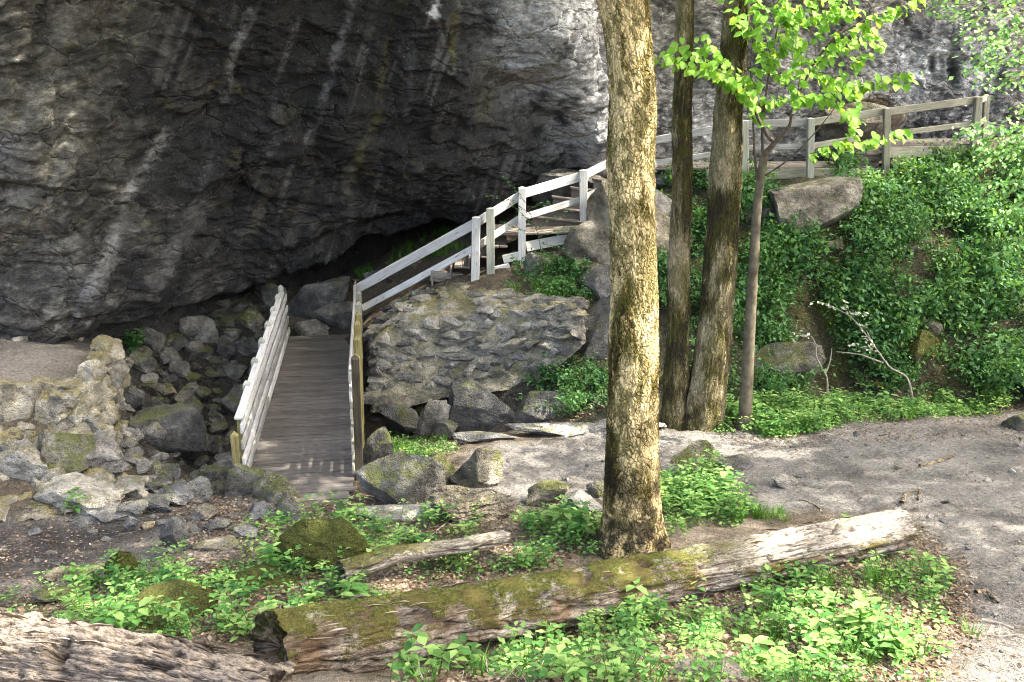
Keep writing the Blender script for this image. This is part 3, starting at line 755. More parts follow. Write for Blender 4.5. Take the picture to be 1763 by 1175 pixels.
# --- footbridge over the creek
BN, BF = np.array([-2.58, 10.75, 0.0]), np.array([-3.92, 19.9, 0.02])       # centre line of the deck
bd = (BF - BN) / np.linalg.norm(BF - BN); bs = np.array([bd[1], -bd[0], 0.0])   # along, to the right
BL = float(np.linalg.norm(BF - BN))
def bp(s, t, z=0.0): return BN + bd * s + bs * t + np.array([0, 0, z])
bridge = empty('footbridge', BN, 'plank footbridge with board railings crossing the rocky creek bed', 'bridge')
nb_ = 68
for i in range(nb_):
    s = (i + 0.5) * BL / nb_
    ext = 0.06 if i > 6 else 0.0
    zz = random.uniform(-0.004, 0.004)
    beam('plank', bp(s, -0.64 - ext + random.uniform(-.02, .02), zz - 0.02), bp(s, 0.64 + ext + random.uniform(-.02, .02), zz - 0.02), BL / nb_ - random.uniform(0.016, 0.026), 0.04, M['deck'], bridge)
for t_ in (-0.5, 0.0, 0.5):
    beam('stringer', bp(0.4, t_, -0.15), bp(BL, t_, -0.15), 0.08, 0.2, M['tread'], bridge)
# left railing: posts stand outside, four boards on the inside, stepped at the near end
lpost = [(12.1, .70, 'post_green'), (12.75, .80, 'post_green'), (13.6, 0.93, 'post_pale'), (14.7, 0.97, 'post_pale'), (15.8, 1.0, 'post_pale'), (16.9, 1.02, 'post_pale'), (18.0, 1.04, 'post_pale'), (19.0, 1.06, 'post_pale'), (19.8, 1.08, 'post_pale')]
for yy, h, m in lpost:
    s = (yy - BN[1]) / bd[1]
    post(bp(s, -0.77, -0.35), bp(s, -0.80, h + 0.02), 0.10, M[m], bridge, 0.05, bs)
lean = lambda z: -0.68 - 0.035 * z
for k, z0 in enumerate((0.14, 0.37, 0.60, 0.83)):
    s0 = 1.25 + 0.05 * k; sm = 4.5 + 0.2 * (k % 2); s1 = BL - 0.05
    zk = lambda s: z0 * (0.86 + 0.16 * s / BL)
    beam('rail_board', bp(s0, lean(z0), zk(s0)), bp(sm, lean(z0), zk(sm)), 0.035, 0.125, M['rail_white' if k % 2 else 'rail'], bridge)
    beam('rail_board', bp(sm + 0.01, lean(z0) + 0.004, zk(sm) + 0.004), bp(s1, lean(z0) + 0.004, zk(s1)), 0.035, 0.125, M['rail' if k == 1 else 'rail_white'], bridge)
cap = beam('cap_rail', bp(1.5, -0.75, 0.845), bp(BL - 0.3, -0.77, 0.985), 0.11, 0.035, M['rail_white'], bridge)
# right railing: tall stained posts near, stepped board ends beside the first post
rpost = [(12.15, 1.66, 'post_black'), (13.1, 1.42, 'post_green'), (14.2, 1.40, 'post_green'), (15.4, 1.34, 'post_green'), (16.6, 1.22, 'post_green'), (17.8, 1.14, 'post_pale'), (19.0, 1.1, 'post_pale')]
for yy, h, m in rpost:
    s = (yy - BN[1]) / bd[1]
    o = post(bp(s, 0.77, -0.4), bp(s, 0.77, h), 0.105, M[m], bridge, 0.05, bs)
    if m == 'post_black': o['label'] = 'blackened tall post at the near end of the railing'
    for zb in np.arange(0.2, h - 0.1, 0.24):
        q = beam('bolt', bp(s, 0.815, zb), bp(s, 0.84, zb), 0.02, 0.02, M['metal'], bridge)
        ml = q.matrix_local.copy(); q.parent = o; q.matrix_local = o.matrix_local.inverted() @ ml
for k in range(6):
    z0 = 0.14 + 0.25 * k
    z1 = 0.12 + 0.19 * k
    s0 = 1.36 - 0.02 * k
    beam('rail_board', bp(s0, 0.695, z0), bp(5.1, 0.695, (z0 + z1) / 2), 0.035, 0.135, M['rail_green'] if k < 4 else M['rail'], bridge)
    beam('rail_board', bp(5.11, 0.699, (z0 + z1) / 2), bp(BL - 0.1, 0.699, z1), 0.035, 0.135, M['rail'], bridge)

# --- stairway up from the far end of the bridge
stair = empty('stairway', at_y(845, 480, 18.4), 'weathered wooden stairway with two-board handrail climbing under the overhang', 'stairs')
def pbeam(a, ya, b, yb, w, h, mat, root, name='rail'):
    return beam(name, at_y(*a, ya), at_y(*b, yb), w, h, mat, root)
def ppost(pt, pb, Y, w, mat, root, tip=0.02):
    return post(at_y(*pb, Y), at_y(*pt, Y), w, mat, root, tip, (0, 1, 0))
P0 = (613, 492); Y0 = 19.7
ppost((614, 490), (614, 585), 19.75, 0.12, M['rail_white'], stair, 0.03)
ppost((820, 373), (818, 487), 18.45, 0.155, M['rail_white'], stair)
ppost((844, 358), (845, 486), 18.55, 0.15, M['post_pale'], stair)
ppost((899, 322), (898, 456), 18.8, 0.14, M['rail_white'], stair)
ppost((1004, 292), (1005, 382), 19.3, 0.15, M['rail_white'], stair)
pbeam((612, 499), 19.68, (822, 383), 18.55, 0.045, 0.185, M['rail_white'], stair)
pbeam((624, 531), 19.5, (822, 424), 18.55, 0.045, 0.13, M['rail_white'], stair)
pbeam((822, 383), 18.64, (899, 335), 18.9, 0.045, 0.165, M['rail_white'], stair)
pbeam((822, 424), 18.64, (899, 374), 18.9, 0.045, 0.13, M['rail_white'], stair)
pbeam((899, 334), 18.91, (1004, 303), 19.41, 0.045, 0.18, M['rail_white'], stair)
pbeam((899, 375), 18.91, (1004, 343), 19.41, 0.045, 0.12, M['rail_white'], stair)
pbeam((1004, 303), 19.42, (1130, 241), 20.1, 0.045, 0.16, M['rail_white'], stair)
pbeam((1004, 341), 19.42, (1130, 282), 20.1, 0.045, 0.12, M['rail_white'], stair)
# landing with its pale fascia and the steps below it
LZ = at_y(940, 404, 18.9)[2]
fa0, fa1 = at_y(906, 425, 18.88), at_y(978, 411, 19.0)
beam('fascia', fa0, fa1, 0.045, 0.19, M['rail_white'], stair)
lx0, lx1 = at_y(845, 410, 19)[0], at_y(990, 410, 19)[0]
for k in range(9):
    yk = 18.92 + 0.15 * k
    beam('landing_plank', (lx0 + 0.05 * random.random(), yk, LZ), (lx1 + 0.1 * random.random(), yk, LZ + 0.05), 0.14, 0.04, M['tread'], stair)
beam('step_side', at_y(866, 447, 18.75), at_y(894, 440, 18.78), 0.05, 0.16, M['rail_white'], stair)
beam('step_side', at_y(850, 467, 18.65), at_y(878, 460, 18.68), 0.05, 0.16, M['rail_white'], stair)
for k in range(4):                               # down to the left
    z = LZ - 0.2 * (k + 1); x1 = lx0 + 0.25 - 0.36 * k
    for j in range(2):
        beam('tread', (x1 - 0.16 * j, 18.72, z - 0.01), (x1 - 0.16 * j - 0.03, 20.15, z - 0.01), 0.15, 0.04, M['tread'], stair)
    beam('riser', (x1 - 0.3, 18.72, z - 0.1), (x1 - 0.33, 20.15, z - 0.1), 0.03, 0.17, M['tread'], stair)
beam('step_board', at_y(742, 474, 18.9), at_y(812, 482, 18.9), 0.2, 0.2, M['tread'], stair)
for a, b, Y in [((915, 374), (1004, 384), 19.75), ((936, 357), (1014, 367), 20.0), ((950, 340), (1034, 351), 20.25), ((982, 324), (1056, 333), 20.5), ((1020, 309), (1090, 318), 20.75)]:
    x0, x1 = at_y(*a, Y), at_y(*b, Y)                # up to the right behind the boulder
    for j in range(2):
        beam('tread', x0 + np.array([0, 0.15 * j, 0]), x1 + np.array([0, 0.15 * j, 0]), 0.145, 0.045, M['deck'], stair)
    beam('riser', x0 + np.array([0.02, 0.0, -0.12]), x1 + np.array([-0.02, 0.0, -0.12]), 0.03, 0.19, M['tread'], stair)

# --- boardwalk along the foot of the pale wall
walk = empty('boardwalk', at_y(1394, 315, 19.9), 'raised wooden boardwalk with post-and-rail fence at the foot of the pale cliff wall', 'boardwalk')
WZ = at_y(1400, 292, 19.9)[2]; UZ = at_y(1605, 250, 20.9)[2]
def wx(px, Y, z): return (px - CX) / F_PX * (Y * CP - (z - 5) * SP)
for k in range(11):
    yk = 19.95 + 0.15 * k
    beam('plank', (wx(1120, yk, WZ), yk + 0.02, WZ), (wx(1520, yk, WZ), yk + 0.5, WZ), 0.14, 0.04, M['deck'], walk)
beam('fascia', (wx(1215, 19.9, WZ), 19.86, WZ - 0.1), (wx(1520, 20.3, WZ), 20.32, WZ - 0.1), 0.045, 0.2, M['rail_green'], walk)
for k in range(14):
    yk = 20.5 + 0.17 * k
    beam('plank', (wx(1524, yk, UZ) - (0.5 if k > 3 else 0), yk, UZ), (wx(1700, yk, UZ), yk + 0.55, UZ), 0.16, 0.04, M['deck'], walk)
beam('fascia', (wx(1524, 20.4, UZ), 20.4, UZ - 0.12), (wx(1685, 21, UZ), 21.0, UZ - 0.12), 0.045, 0.22, M['rail_green'], walk)
for k in range(2):
    z = WZ + 0.13 * (k + 1)
    x0 = wx(1432 + 30 * k, 20.7, z)
    beam('tread', (x0, 20.55, z), (x0 + 0.95, 20.75, z), 0.34, 0.05, M['deck'], walk)
    beam('tread', (x0, 20.95, z), (x0 + 0.95, 21.15, z), 0.34, 0.05, M['deck'], walk)
    beam('riser', (x0, 20.42, z - 0.08), (x0 + 0.95, 20.62, z - 0.08), 0.03, 0.11, M['tread'], walk)
for pt, pb, Y, w in [((1282, 207), (1282, 318), 19.85, 0.13), ((1396, 203), (1394, 320), 19.9, 0.13), ((1527, 185), (1525, 300), 20.25, 0.125), ((1685, 166), (1674, 272), 20.85, 0.13), ((1698, 163), (1694, 245), 22.2, 0.11)]:
    ppost(pt, pb, Y, w, M['rail_green'] if pt[0] > 1500 else M['post_pale'], walk)
for a, ya, b, yb, h in [((1126, 242), 20.1, (1282, 214), 19.95, 0.15), ((1126, 281), 20.1, (1282, 258), 19.95, 0.11), ((1282, 214), 19.96, (1396, 211), 20.0, 0.15), ((1282, 255), 19.96, (1396, 252), 20.0, 0.11),
                      ((1396, 211), 20.01, (1527, 192), 20.34, 0.15), ((1396, 252), 20.01, (1480, 238), 20.2, 0.12), ((1527, 193), 20.35, (1685, 172), 20.95, 0.15), ((1527, 232), 20.35, (1685, 212), 20.95, 0.11),
                      ((1685, 174), 20.96, (1699, 168), 22.3, 0.13), ((1685, 214), 20.96, (1697, 205), 22.3, 0.11)]:
    pbeam(a, ya, b, yb, 0.045, h, M['rail'] if a[0] < 1390 else M['rail_green'], walk)
for px, Y in [(1240, 20.6), (1340, 20.7), (1450, 20.9), (1580, 21.3), (1660, 21.6)]:
    z = WZ if px < 1520 else UZ
    x = wx(px, Y, z); beam('support', (x, Y, ground_z(x, Y) - 0.1), (x, Y, z - 0.03), 0.12, 0.12, M['tread'], walk, up=(0, 1, 0))
# ---------------------------------------------------------------- rocks
import bmesh
_ico = {}
def ico(sub):
    if sub not in _ico:
        bm = bmesh.new(); bmesh.ops.create_icosphere(bm, subdivisions=sub, radius=1.0)
        V = np.array([v.co[:] for v in bm.verts]); Fc = np.array([[v.index for v in f.verts] for f in bm.faces]); bm.free()
        _ico[sub] = (V, Fc)
    return _ico[sub]
def rock_verts(seed, sub=3, cuts=15, rough=0.06, layered=0.0, peak=0.0):
    r = np.random.default_rng(seed + 1000)
    V, Fc = ico(sub); V = V.copy()
    V *= (1 + 0.35 * fbm(V * 0.9 + seed * 3.1, 2, seed))[:, None]
    for _ in range(cuts):
        n = r.normal(size=3); n /= np.linalg.norm(n); d = r.uniform(0.38, 0.8)
        e = V @ n - d
        V = V - np.where(e > 0, e * 0.97, 0)[:, None] * n
    if peak: V[:, :2] *= (1 - peak * np.clip((V[:, 2] + 0.4), 0, 1))[:, None]
    nn = V / (np.linalg.norm(V, axis=1, keepdims=True) + 1e-6)
    V = V + nn * (rough * fbm(V * 2.6 + seed, 4 if sub < 5 else 6, seed + 3, 0.62))[:, None] * 1.9
    if layered:
        w = V[:, 2] * 6 + fbm(V * 1.2 + seed, 3, seed + 5) * 1.6
        V[:, :2] *= (1 + layered * (np.abs((w % 1) - 0.5) - 0.25 + 0.5 * pn(np.stack([np.floor(w), w * 0, w * 0], 1) + 0.5, seed)))[:, None]
    lo, hi = V.min(0), V.max(0)
    return (V - (lo + hi) / 2) / (hi - lo), Fc
_rk = {}
def rock_mesh(seed, sub=3, mat=None, **kw):
    key = (seed, sub, mat.name if mat else '', tuple(sorted(kw.items())))
    if key not in _rk:
        V, Fc = rock_verts(seed, sub, **kw)
        _rk[key] = mesh_np('stone', V, Fc, [mat] if mat else (), False)
    return _rk[key]
def rock_at(name, px, pyb, wpx, hpx, mat, label, cat='rock', group=None, seed=0, sub=4, dr=0.8, rot=None, Y=None, tilt=0.0, **kw):
    g = on_ground(px, pyb)
    Yc = Y if Y is not None else g[1]
    w = wpx * (Yc * CP + (5 - g[2]) * SP) / F_PX; A = hpx * (Yc * CP + (5 - g[2]) * SP) / F_PX
    d = dr * w
    ce = at_y(px, pyb - hpx / 2, Yc + (0 if Y is not None else d * 0.38)) - np.array([0, 0, .06 * A])
    dep = math.atan2(5 - ce[2], ce[1])
    h = 2 * math.sqrt(max((A / 2) ** 2 - (d / 2 * math.sin(dep)) ** 2, (0.36 * A / 2) ** 2)) / math.cos(dep)
    o = obj(name, rock_mesh(seed, sub, mat, **kw), None, None, ce, (0, tilt, rot if rot is not None else 0.0), (w * 1.08, d, h * 1.22))
    return tag(o, label, cat, group)
R = M
# hero boulders, each told apart by where it lies
HERO = [
 ('boulder', 1100, 458, 170, 142, 'rock_brown', 'large brown boulder under the stair rail behind the thick mossy trunk', 3, dict(Y=18.6, cuts=12, dr=0.75, sub=5)),
 ('boulder', 1026, 452, 112, 74, 'rock_brown', 'brown boulder meeting the pale landing fascia of the stairs', 4, dict(Y=18.4, cuts=14, dr=0.7, sub=5)),
 ('boulder', 1040, 645, 110, 140, 'rock_dark', 'tall dark boulder at the right end of the mortared stone wall', 5, dict(Y=16.9, cuts=13, dr=0.7)),
 ('boulder', 929, 492, 52, 56, 'rock_grey', 'rounded grey stone standing below the stair landing', 7, dict(Y=18.3, dr=0.7)),
 ('boulder', 1012, 470, 46, 28, 'rock_brown', 'small tan stone wedged under the brown boulder by the stairs', 8, dict(Y=18.1)),
 ('boulder', 1035, 520, 70, 62, 'rock_grey', 'pale grey slanted rock left of the thick trunk below the stairs', 9, dict(Y=17.7)),
 ('boulder', 1402, 392, 148, 80, 'rock_brown', 'wide brown boulder on the green slope below the boardwalk', 11, dict(Y=18.7, cuts=13, sub=5, dr=0.7)),
 ('boulder', 1362, 425, 75, 42, 'rock_dark', 'dark rock tucked under the wide brown boulder on the slope', 12, dict(Y=18.5)),
 ('boulder', 1310, 395, 60, 48, 'rock_grey', 'grey rock beside the slender trunk on the upper slope', 13, dict(Y=18.8)),
 ('boulder', 1712, 478, 70, 50, 'rock_moss', 'mossy brown boulder half buried high on the right slope', 14, dict()),
 ('boulder', 1418, 562, 74, 46, 'rock_green', 'moss-topped block at the head of the dark gully', 15, dict()),
 ('boulder', 1350, 672, 120, 85, 'rock_moss', 'mossy ledge block above the dark hollow by the slender trunk', 16, dict(dr=0.6)),
 ('boulder', 1590, 640, 80, 70, 'rock_green', 'green mossy knob at the foot of the right slope', 17, dict()),
 ('boulder', 1752, 742, 44, 30, 'rock_moss', 'small mossy stone on the path edge at the right border', 18, dict()),
 ('boulder', 1195, 806, 92, 46, 'rock_moss', 'olive flat rock in the path right of the thick trunk', 19, dict(dr=0.7)),
 ('boulder', 1264, 812, 76, 30, 'rock_grey', 'low knobbly rock bedded in the path beyond the herbs', 20, dict()),
 ('boulder', 1350, 842, 44, 26, 'rock_grey', 'small worn rock tip poking out of the open path', 21, dict()),
 ('boulder', 1395, 850, 90, 12, 'rock_grey', 'flat worn rock edge in the path behind the log', 22, dict()),
 ('boulder', 646, 810, 58, 70, 'rock_moss', 'upright mossy block against the black bridge post', 23, dict(dr=0.8)),
 ('boulder', 690, 872, 150, 88, 'rock_moss', 'dark mossy boulder lining the right side of the bridge approach', 24, dict(sub=5, dr=0.5)),
 ('boulder', 755, 838, 80, 55, 'rock_moss', 'mossy saddle-shaped rock between two boulders by the bridge', 25, dict(dr=0.6)),
 ('boulder', 818, 848, 92, 80, 'rock_moss', 'peaked mossy boulder at the path edge right of the bridge', 26, dict(sub=5, peak=0.35, dr=0.7)),
 ('boulder', 812, 900, 144, 64, 'rock_brown', 'brown flaky layered rock in front of the path', 27, dict(sub=5, layered=0.28, rough=0.1, dr=0.6)),
 ('stone_slab', 690, 898, 170, 30, 'rock_ledge', 'flat pale stone slab left of the brown layered rock', 28, dict(dr=0.42)),
 ('boulder', 942, 872, 72, 42, 'rock_moss', 'mossy rock left of the thick trunk at the path edge', 29, dict()),
 ('boulder', 1004, 884, 74, 40, 'rock_grey', 'low grey rock close against the thick trunk', 30, dict()),
 ('boulder', 1030, 858, 40, 34, 'rock_moss', 'small mossy stone touching the left side of the thick trunk', 31, dict()),
 ('boulder', 562, 985, 172, 96, 'rock_green', 'dark boulder wholly covered in green moss above the log', 32, dict(sub=5, cuts=2, rough=.13, dr=0.6)),
 ('boulder', 206, 1006, 62, 56, 'rock_green', 'upright rock with yellow-green moss on the left bank', 33, dict(peak=0.3)),
 ('boulder', 300, 1060, 150, 62, 'rock_green', 'low mossy hump among the foreground herbs at left', 34, dict(dr=0.7)),
 ('boulder', 455, 1012, 120, 38, 'rock_green', 'flat mossy rock left of the moss-covered boulder', 35, dict()),
 ('boulder', 240, 1095, 110, 36, 'rock_green', 'brown mossy rock just above the shredded log', 36, dict()),
 ('boulder', 105, 1040, 90, 36, 'rock_moss', 'mossy rock at the left border behind the ferns', 37, dict()),
 ('boulder', 545, 548, 112, 66, 'rock_grey', 'long grey boulder closing the far end of the bridge', 38, dict(Y=20.9, sub=5, dr=0.6)),
 ('boulder', 592, 575, 110, 56, 'rock_grey', 'grey angular boulder right of the far bridge end', 39, dict(Y=20.5, dr=0.6)),
 ('boulder', 536, 580, 60, 30, 'rock_grey', 'low pale rock at the far edge of the bridge deck', 40, dict(Y=20.15, dr=0.7)),
 ('boulder', 456, 515, 44, 48, 'rock_moss', 'pointed olive rock in the cave mouth left of the bridge', 41, dict(Y=21.3, peak=0.5)),
 ('boulder', 472, 532, 40, 38, 'rock_grey', 'grey split rock behind the far left bridge post', 42, dict(Y=20.7)),
 ('boulder', 280, 795, 140, 95, 'rock_dark', 'large wet sloping slab in the creek below the retaining wall', 43, dict(Y=14.2, sub=5, cuts=10, dr=0.8)),
 ('boulder', 410, 725, 56, 60, 'rock_dark', 'dark wet boulder close under the left bridge rail', 44, dict(dr=0.8)),
 ('boulder', 345, 592, 64, 48, 'rock_grey', 'big two-humped pale rock in the middle of the rubble', 45, dict(dr=0.6)),
 ('boulder', 428, 616, 60, 33, 'rock_grey', 'long flat-topped rock in the rubble near the bridge', 46, dict(dr=0.6)),
 ('boulder', 261, 606, 38, 42, 'rock_grey', 'upright rounded rock beside the green plant in the rubble', 47, dict()),
 ('boulder', 426, 566, 56, 34, 'rock_moss', 'mossy rock at the top of the rubble near the far posts', 48, dict()),
 ('boulder', 745, 752, 44, 66, 'rock_grey', 'grey slab leaning in the hollow under the stone wall', 49, dict(Y=15.7, dr=0.5, tilt=0.5)),
 ('boulder', 768, 757, 38, 32, 'rock_dark', 'dark angular rock at the foot of the leaning slab', 50, dict(Y=15.5)),
 ('boulder', 832, 742, 116, 86, 'rock_dark', 'big dark rock under the middle of the stone wall', 51, dict(Y=16.0, sub=5, dr=0.5)),
 ('boulder', 935, 736, 98, 60, 'rock_dark', 'dark rock under the stone wall just behind the pale ledge', 52, dict(Y=15.6, dr=0.5)),
 ('boulder', 690, 742, 70, 46, 'rock_dark', 'shadowed rock at the left of the hollow under the wall', 53, dict(Y=16.3, dr=0.6)),
 ('rock_ledge', 958, 752, 170, 26, 'rock_ledge', 'pale flat rock ledge along the path edge left of the thick trunk', 54, dict(dr=0.35, sub=5)),
 ('rock_ledge', 838, 762, 110, 20, 'rock_ledge', 'narrow pale ledge stone tapering toward the bridge', 55, dict(dr=0.35)),
 ('rock_ledge', 1080, 742, 130, 22, 'rock_ledge', 'pale ledge stone partly hidden behind the thick trunk', 56, dict(dr=0.35)),
 ('boulder', 985, 345, 130, 50, 'rock_grey', 'grey rock behind the upper stair rail under the overhang', 57, dict(Y=21.4, dr=0.6)),
 ('boulder', 1160, 330, 110, 50, 'rock_grey', 'grey rock between the thick trunk and the middle trunk by the rail', 58, dict(Y=20.6)),
 ('boulder', 1120, 395, 90, 80, 'rock_grey', 'sloping grey rock right of the thick trunk below the rail', 59, dict(Y=18.6)),
 ('boulder', 1485, 238, 150, 60, 'rock_brown', 'tawny overhanging block behind the boardwalk rail', 60, dict(Y=22.9, cuts=10, dr=0.6)),
 ('boulder', 1225, 1172, 120, 52, 'rock_brown', 'mossy brown stump-like rock at the bottom border', 61, dict(layered=0.15)),
]
for name, px, pyb, w, h, m, lab, sd, kw in HERO:
    rock_at(name, px, pyb, w, h, R[m], lab, 'rock', None, sd, kw.pop('sub', 4), kw.pop('dr', 0.75), **kw)

# low kerb of stones between the bridge approach and the creek
KERB = [(262, 884, 56, 30), (300, 872, 60, 36), (335, 866, 50, 36), (366, 852, 60, 46), (398, 846, 56, 52), (430, 856, 56, 50), (462, 862, 54, 46), (486, 884, 56, 50), (505, 900, 44, 40), (226, 894, 50, 30), (190, 902, 60, 28), (150, 912, 60, 24)]
kdesc = ['tan rock in the low kerb below the creek slab', 'flat-topped rock in the kerb left of its crest', 'narrow rock leaning in the kerb left of its crest', 'light rock just left of the highest kerb stone', 'highest rock of the low kerb above the littered bank', 'mossy rock right of the highest kerb stone', 'rock under the near end of the left bridge rail', 'bulky rock bordering the deck at the near bridge end', 'last low rock of the kerb touching the near deck boards', 'small rock where the kerb meets the retaining wall', 'long low rock at the foot of the retaining wall', 'leftmost low rock at the foot of the retaining wall']
for i, (px, pyb, w, h) in enumerate(KERB):
    w, h = w * 1.3, h * 1.2
    rock_at('kerb_rock', px, pyb, w, h, R['rock_moss' if i in (3, 5, 6, 7, 8) else 'rock_grey'], kdesc[i], 'rock', 'rocks of the low kerb by the bridge', 70 + i, 4, 0.8, random.uniform(-.2, .2), layered=0.14, rough=0.13)

# rubble in the creek: the rocks one can pick out, then the smaller fill
RUB = [(303, 604, 34, 34), (330, 612, 42, 27), (353, 619, 32, 27), (386, 616, 40, 34), (284, 628, 44, 32), (308, 652, 34, 34), (372, 632, 32, 22), (362, 652, 30, 22), (400, 650, 48, 30), (255, 662, 32, 24), (290, 670, 30, 32), (222, 704, 46, 52),
       (266, 688, 62, 30), (272, 712, 44, 28), (378, 536, 36, 24), (340, 545, 40, 20), (312, 552, 24, 18), (300, 785, 34, 64), (372, 788, 48, 46), (370, 726, 32, 20), (371, 746, 34, 22), (330, 722, 40, 44), (345, 805, 28, 22), (392, 802, 44, 24), (262, 770, 46, 46),
       (420, 700, 44, 30), (440, 670, 40, 24), (345, 690, 36, 24), (310, 700, 34, 30), (240, 640, 46, 30), (210, 640, 36, 30), (235, 620, 40, 26), (395, 585, 36, 24), (455, 585, 36, 20), (410, 540, 40, 24), (440, 560, 30, 20), (470, 560, 26, 18), (330, 660, 30, 20), (445, 630, 36, 22), (360, 570, 30, 18), (390, 565, 26, 16), (320, 760, 36, 30), (350, 765, 30, 24), (400, 760, 44, 30)]
rmesh = [rock_mesh(200 + k, 4, None, cuts=13 + k % 5, rough=0.07) for k in range(12)]
def place_rock(name, k, P, w, d, h, mat, label, group, rz, cat='rock'):
    o = obj(name, rmesh[k % 12], None, None, P, (random.uniform(-.35, .35), random.uniform(-.35, .35), rz), (w, d, h))
    if len(rmesh[k % 12].materials) == 0: rmesh[k % 12].materials.append(M['rock_grey'])
    o.material_slots[0].link = 'OBJECT'; o.material_slots[0].material = mat
    return tag(o, label, cat, group)
def rub_place(px, pyb, w, h):
    size = 'fist-sized' if w < 20 else 'small' if w < 34 else 'medium'
    where = 'beside the left bridge rail' if px > 400 else 'in the shade under the cliff lip' if pyb < 570 else 'at the foot of the retaining wall' if px < 275 else 'low in the creek bed' if pyb > 715 else 'in the middle of the creek rubble'
    tone = 'dark wet' if (px > 300 and pyb > 600 and (int(px) + int(pyb)) % 3 > 0) else 'grey'
    return f'{size} {tone} rock {where}', tone
for i, (px, pyb, w, h) in enumerate(RUB):
    g = on_ground(px, pyb); lab, tone_ = rub_place(px, pyb, w, h)
    W_ = px_size(w, g); H_ = px_size(h, g)
    place_rock('creek_rock', i, g + np.array([0, W_ * 0.3, H_ * 0.28]), W_ * 1.1, W_ * random.uniform(.7, 1), H_ * 1.05, R['rock_dark'] if tone_[0] == 'd' else R[random.choice(['rock_grey', 'rock_dark', 'rock_grey', 'rock_grey', 'rock_moss'])], lab, 'rocks of the creek rubble', random.uniform(0, 6.3))
CREEKP = [(190, 620), (250, 580), (400, 530), (480, 530), (500, 560), (470, 640), (430, 720), (410, 800), (300, 810), (250, 720)]
n = 0
while n < 190:
    px, py = random.uniform(185, 500), random.uniform(525, 815)
    if not poly_mask(px, py, CREEKP): continue
    g = on_ground(px, py); w = random.choice([9, 12, 14, 18, 22, 28]) * random.uniform(.8, 1.2)
    lab, tone_ = rub_place(px, py, w, w * .7)
    W_ = px_size(w, g)
    place_rock('creek_rock', n + 3, g + np.array([0, 0, W_ * 0.12]), W_, W_ * random.uniform(.7, 1.1), W_ * random.uniform(.5, .85), R['rock_dark'] if tone_[0] == 'd' or random.random() < .4 else R[random.choice(['rock_grey', 'rock_grey', 'rock_grey', 'rock_moss'])], lab, 'rocks of the creek rubble', random.uniform(0, 6.3))
    n += 1
# rocks around: hollow under the wall, top of the wall, cave floor, bank
def scatter_rocks(n, box, poly, sizes, mats, label, group, name='loose_rock'):
    k = 0
    while k < n:
        px, py = random.uniform(box[0], box[2]), random.uniform(box[1], box[3])
        if poly is not None and not poly_mask(px, py, poly): continue
        g = on_ground(px, py); W_ = px_size(random.uniform(*sizes), g)
        place_rock(name, k + len(label), g + np.array([0, 0, W_ * 0.1]), W_, W_ * random.uniform(.7, 1.2), W_ * random.uniform(.4, .7), R[random.choice(mats)], label, group, random.uniform(0, 6.3)); k += 1
scatter_rocks(26, (640, 700, 900, 755), None, (10, 30), ['rock_dark', 'rock_moss'], 'dark loose rock in the hollow under the stone wall', 'rocks in the hollow')
scatter_rocks(24, (640, 470, 800, 560), None, (12, 34), ['rock_grey', 'rock_dark'], 'grey loose rock at the foot of the stairs', 'rocks beside the stairs')
scatter_rocks(20, (490, 440, 760, 490), None, (10, 26), ['rock_dark', 'rock_brown'], 'dim loose rock on the floor under the overhang', 'rocks under the overhang')
scatter_rocks(40, (20, 890, 480, 1000), Z_LEFT, (9, 30), ['rock_grey', 'rock_brown', 'rock_grey'], 'grey stone on the littered left bank', 'stones on the left bank')
for i, (px, pyb, w, h) in enumerate([(352, 898, 44, 28), (455, 892, 56, 32), (300, 945, 46, 50), (372, 948, 70, 26), (230, 915, 30, 26), (425, 930, 40, 26), (130, 1000, 80, 34), (375, 915, 40, 20), (250, 968, 60, 24)]):
    rock_at('bank_rock', px, pyb, w, h, R['rock_grey' if i % 3 else 'rock_brown'], ['brown knobbly rock on the littered bank behind the kerb', 'pale rock close to the deck on the littered bank', 'light eroded rock in the middle of the left bank', 'broad flat rock right of the eroded one on the bank', 'small oblong stone on the dark mud at left', 'grey block above the herbs on the left bank', 'low grey rock in the mud at the left border', 'flat shard between the bank rocks', 'low rock below the mud on the left bank'][i], 'rock', 'larger rocks on the left bank', 90 + i, 4, 0.8, layered=0.08)
scatter_rocks(46, (195, 690, 320, 860), [(205, 690), (300, 780), (300, 850), (240, 862), (205, 790)], (14, 44), ['rock_grey', 'rock_dark', 'rock_wall'], 'grey rock tumbled beside the retaining wall', 'rocks tumbled beside the retaining wall')
scatter_rocks(90, (860, 745, 1763, 1170), Z_PATH, (4, 14), ['rock_ledge', 'rock_grey'], 'pebble lying on the bare dirt path', 'pebbles on the path', 'pebble')
scatter_rocks(34, (1060, 330, 1763, 690), None, (14, 46), ['rock_moss', 'rock_green', 'rock_brown'], 'mossy rock poking through the greenery on the right slope', 'mossy rocks on the right slope')
scatter_rocks(8, (-10, 560, 150, 590), None, (16, 34), ['rock_pale', 'rock_brown'], 'tan stone in the row behind the sandy platform', 'stones behind the platform')

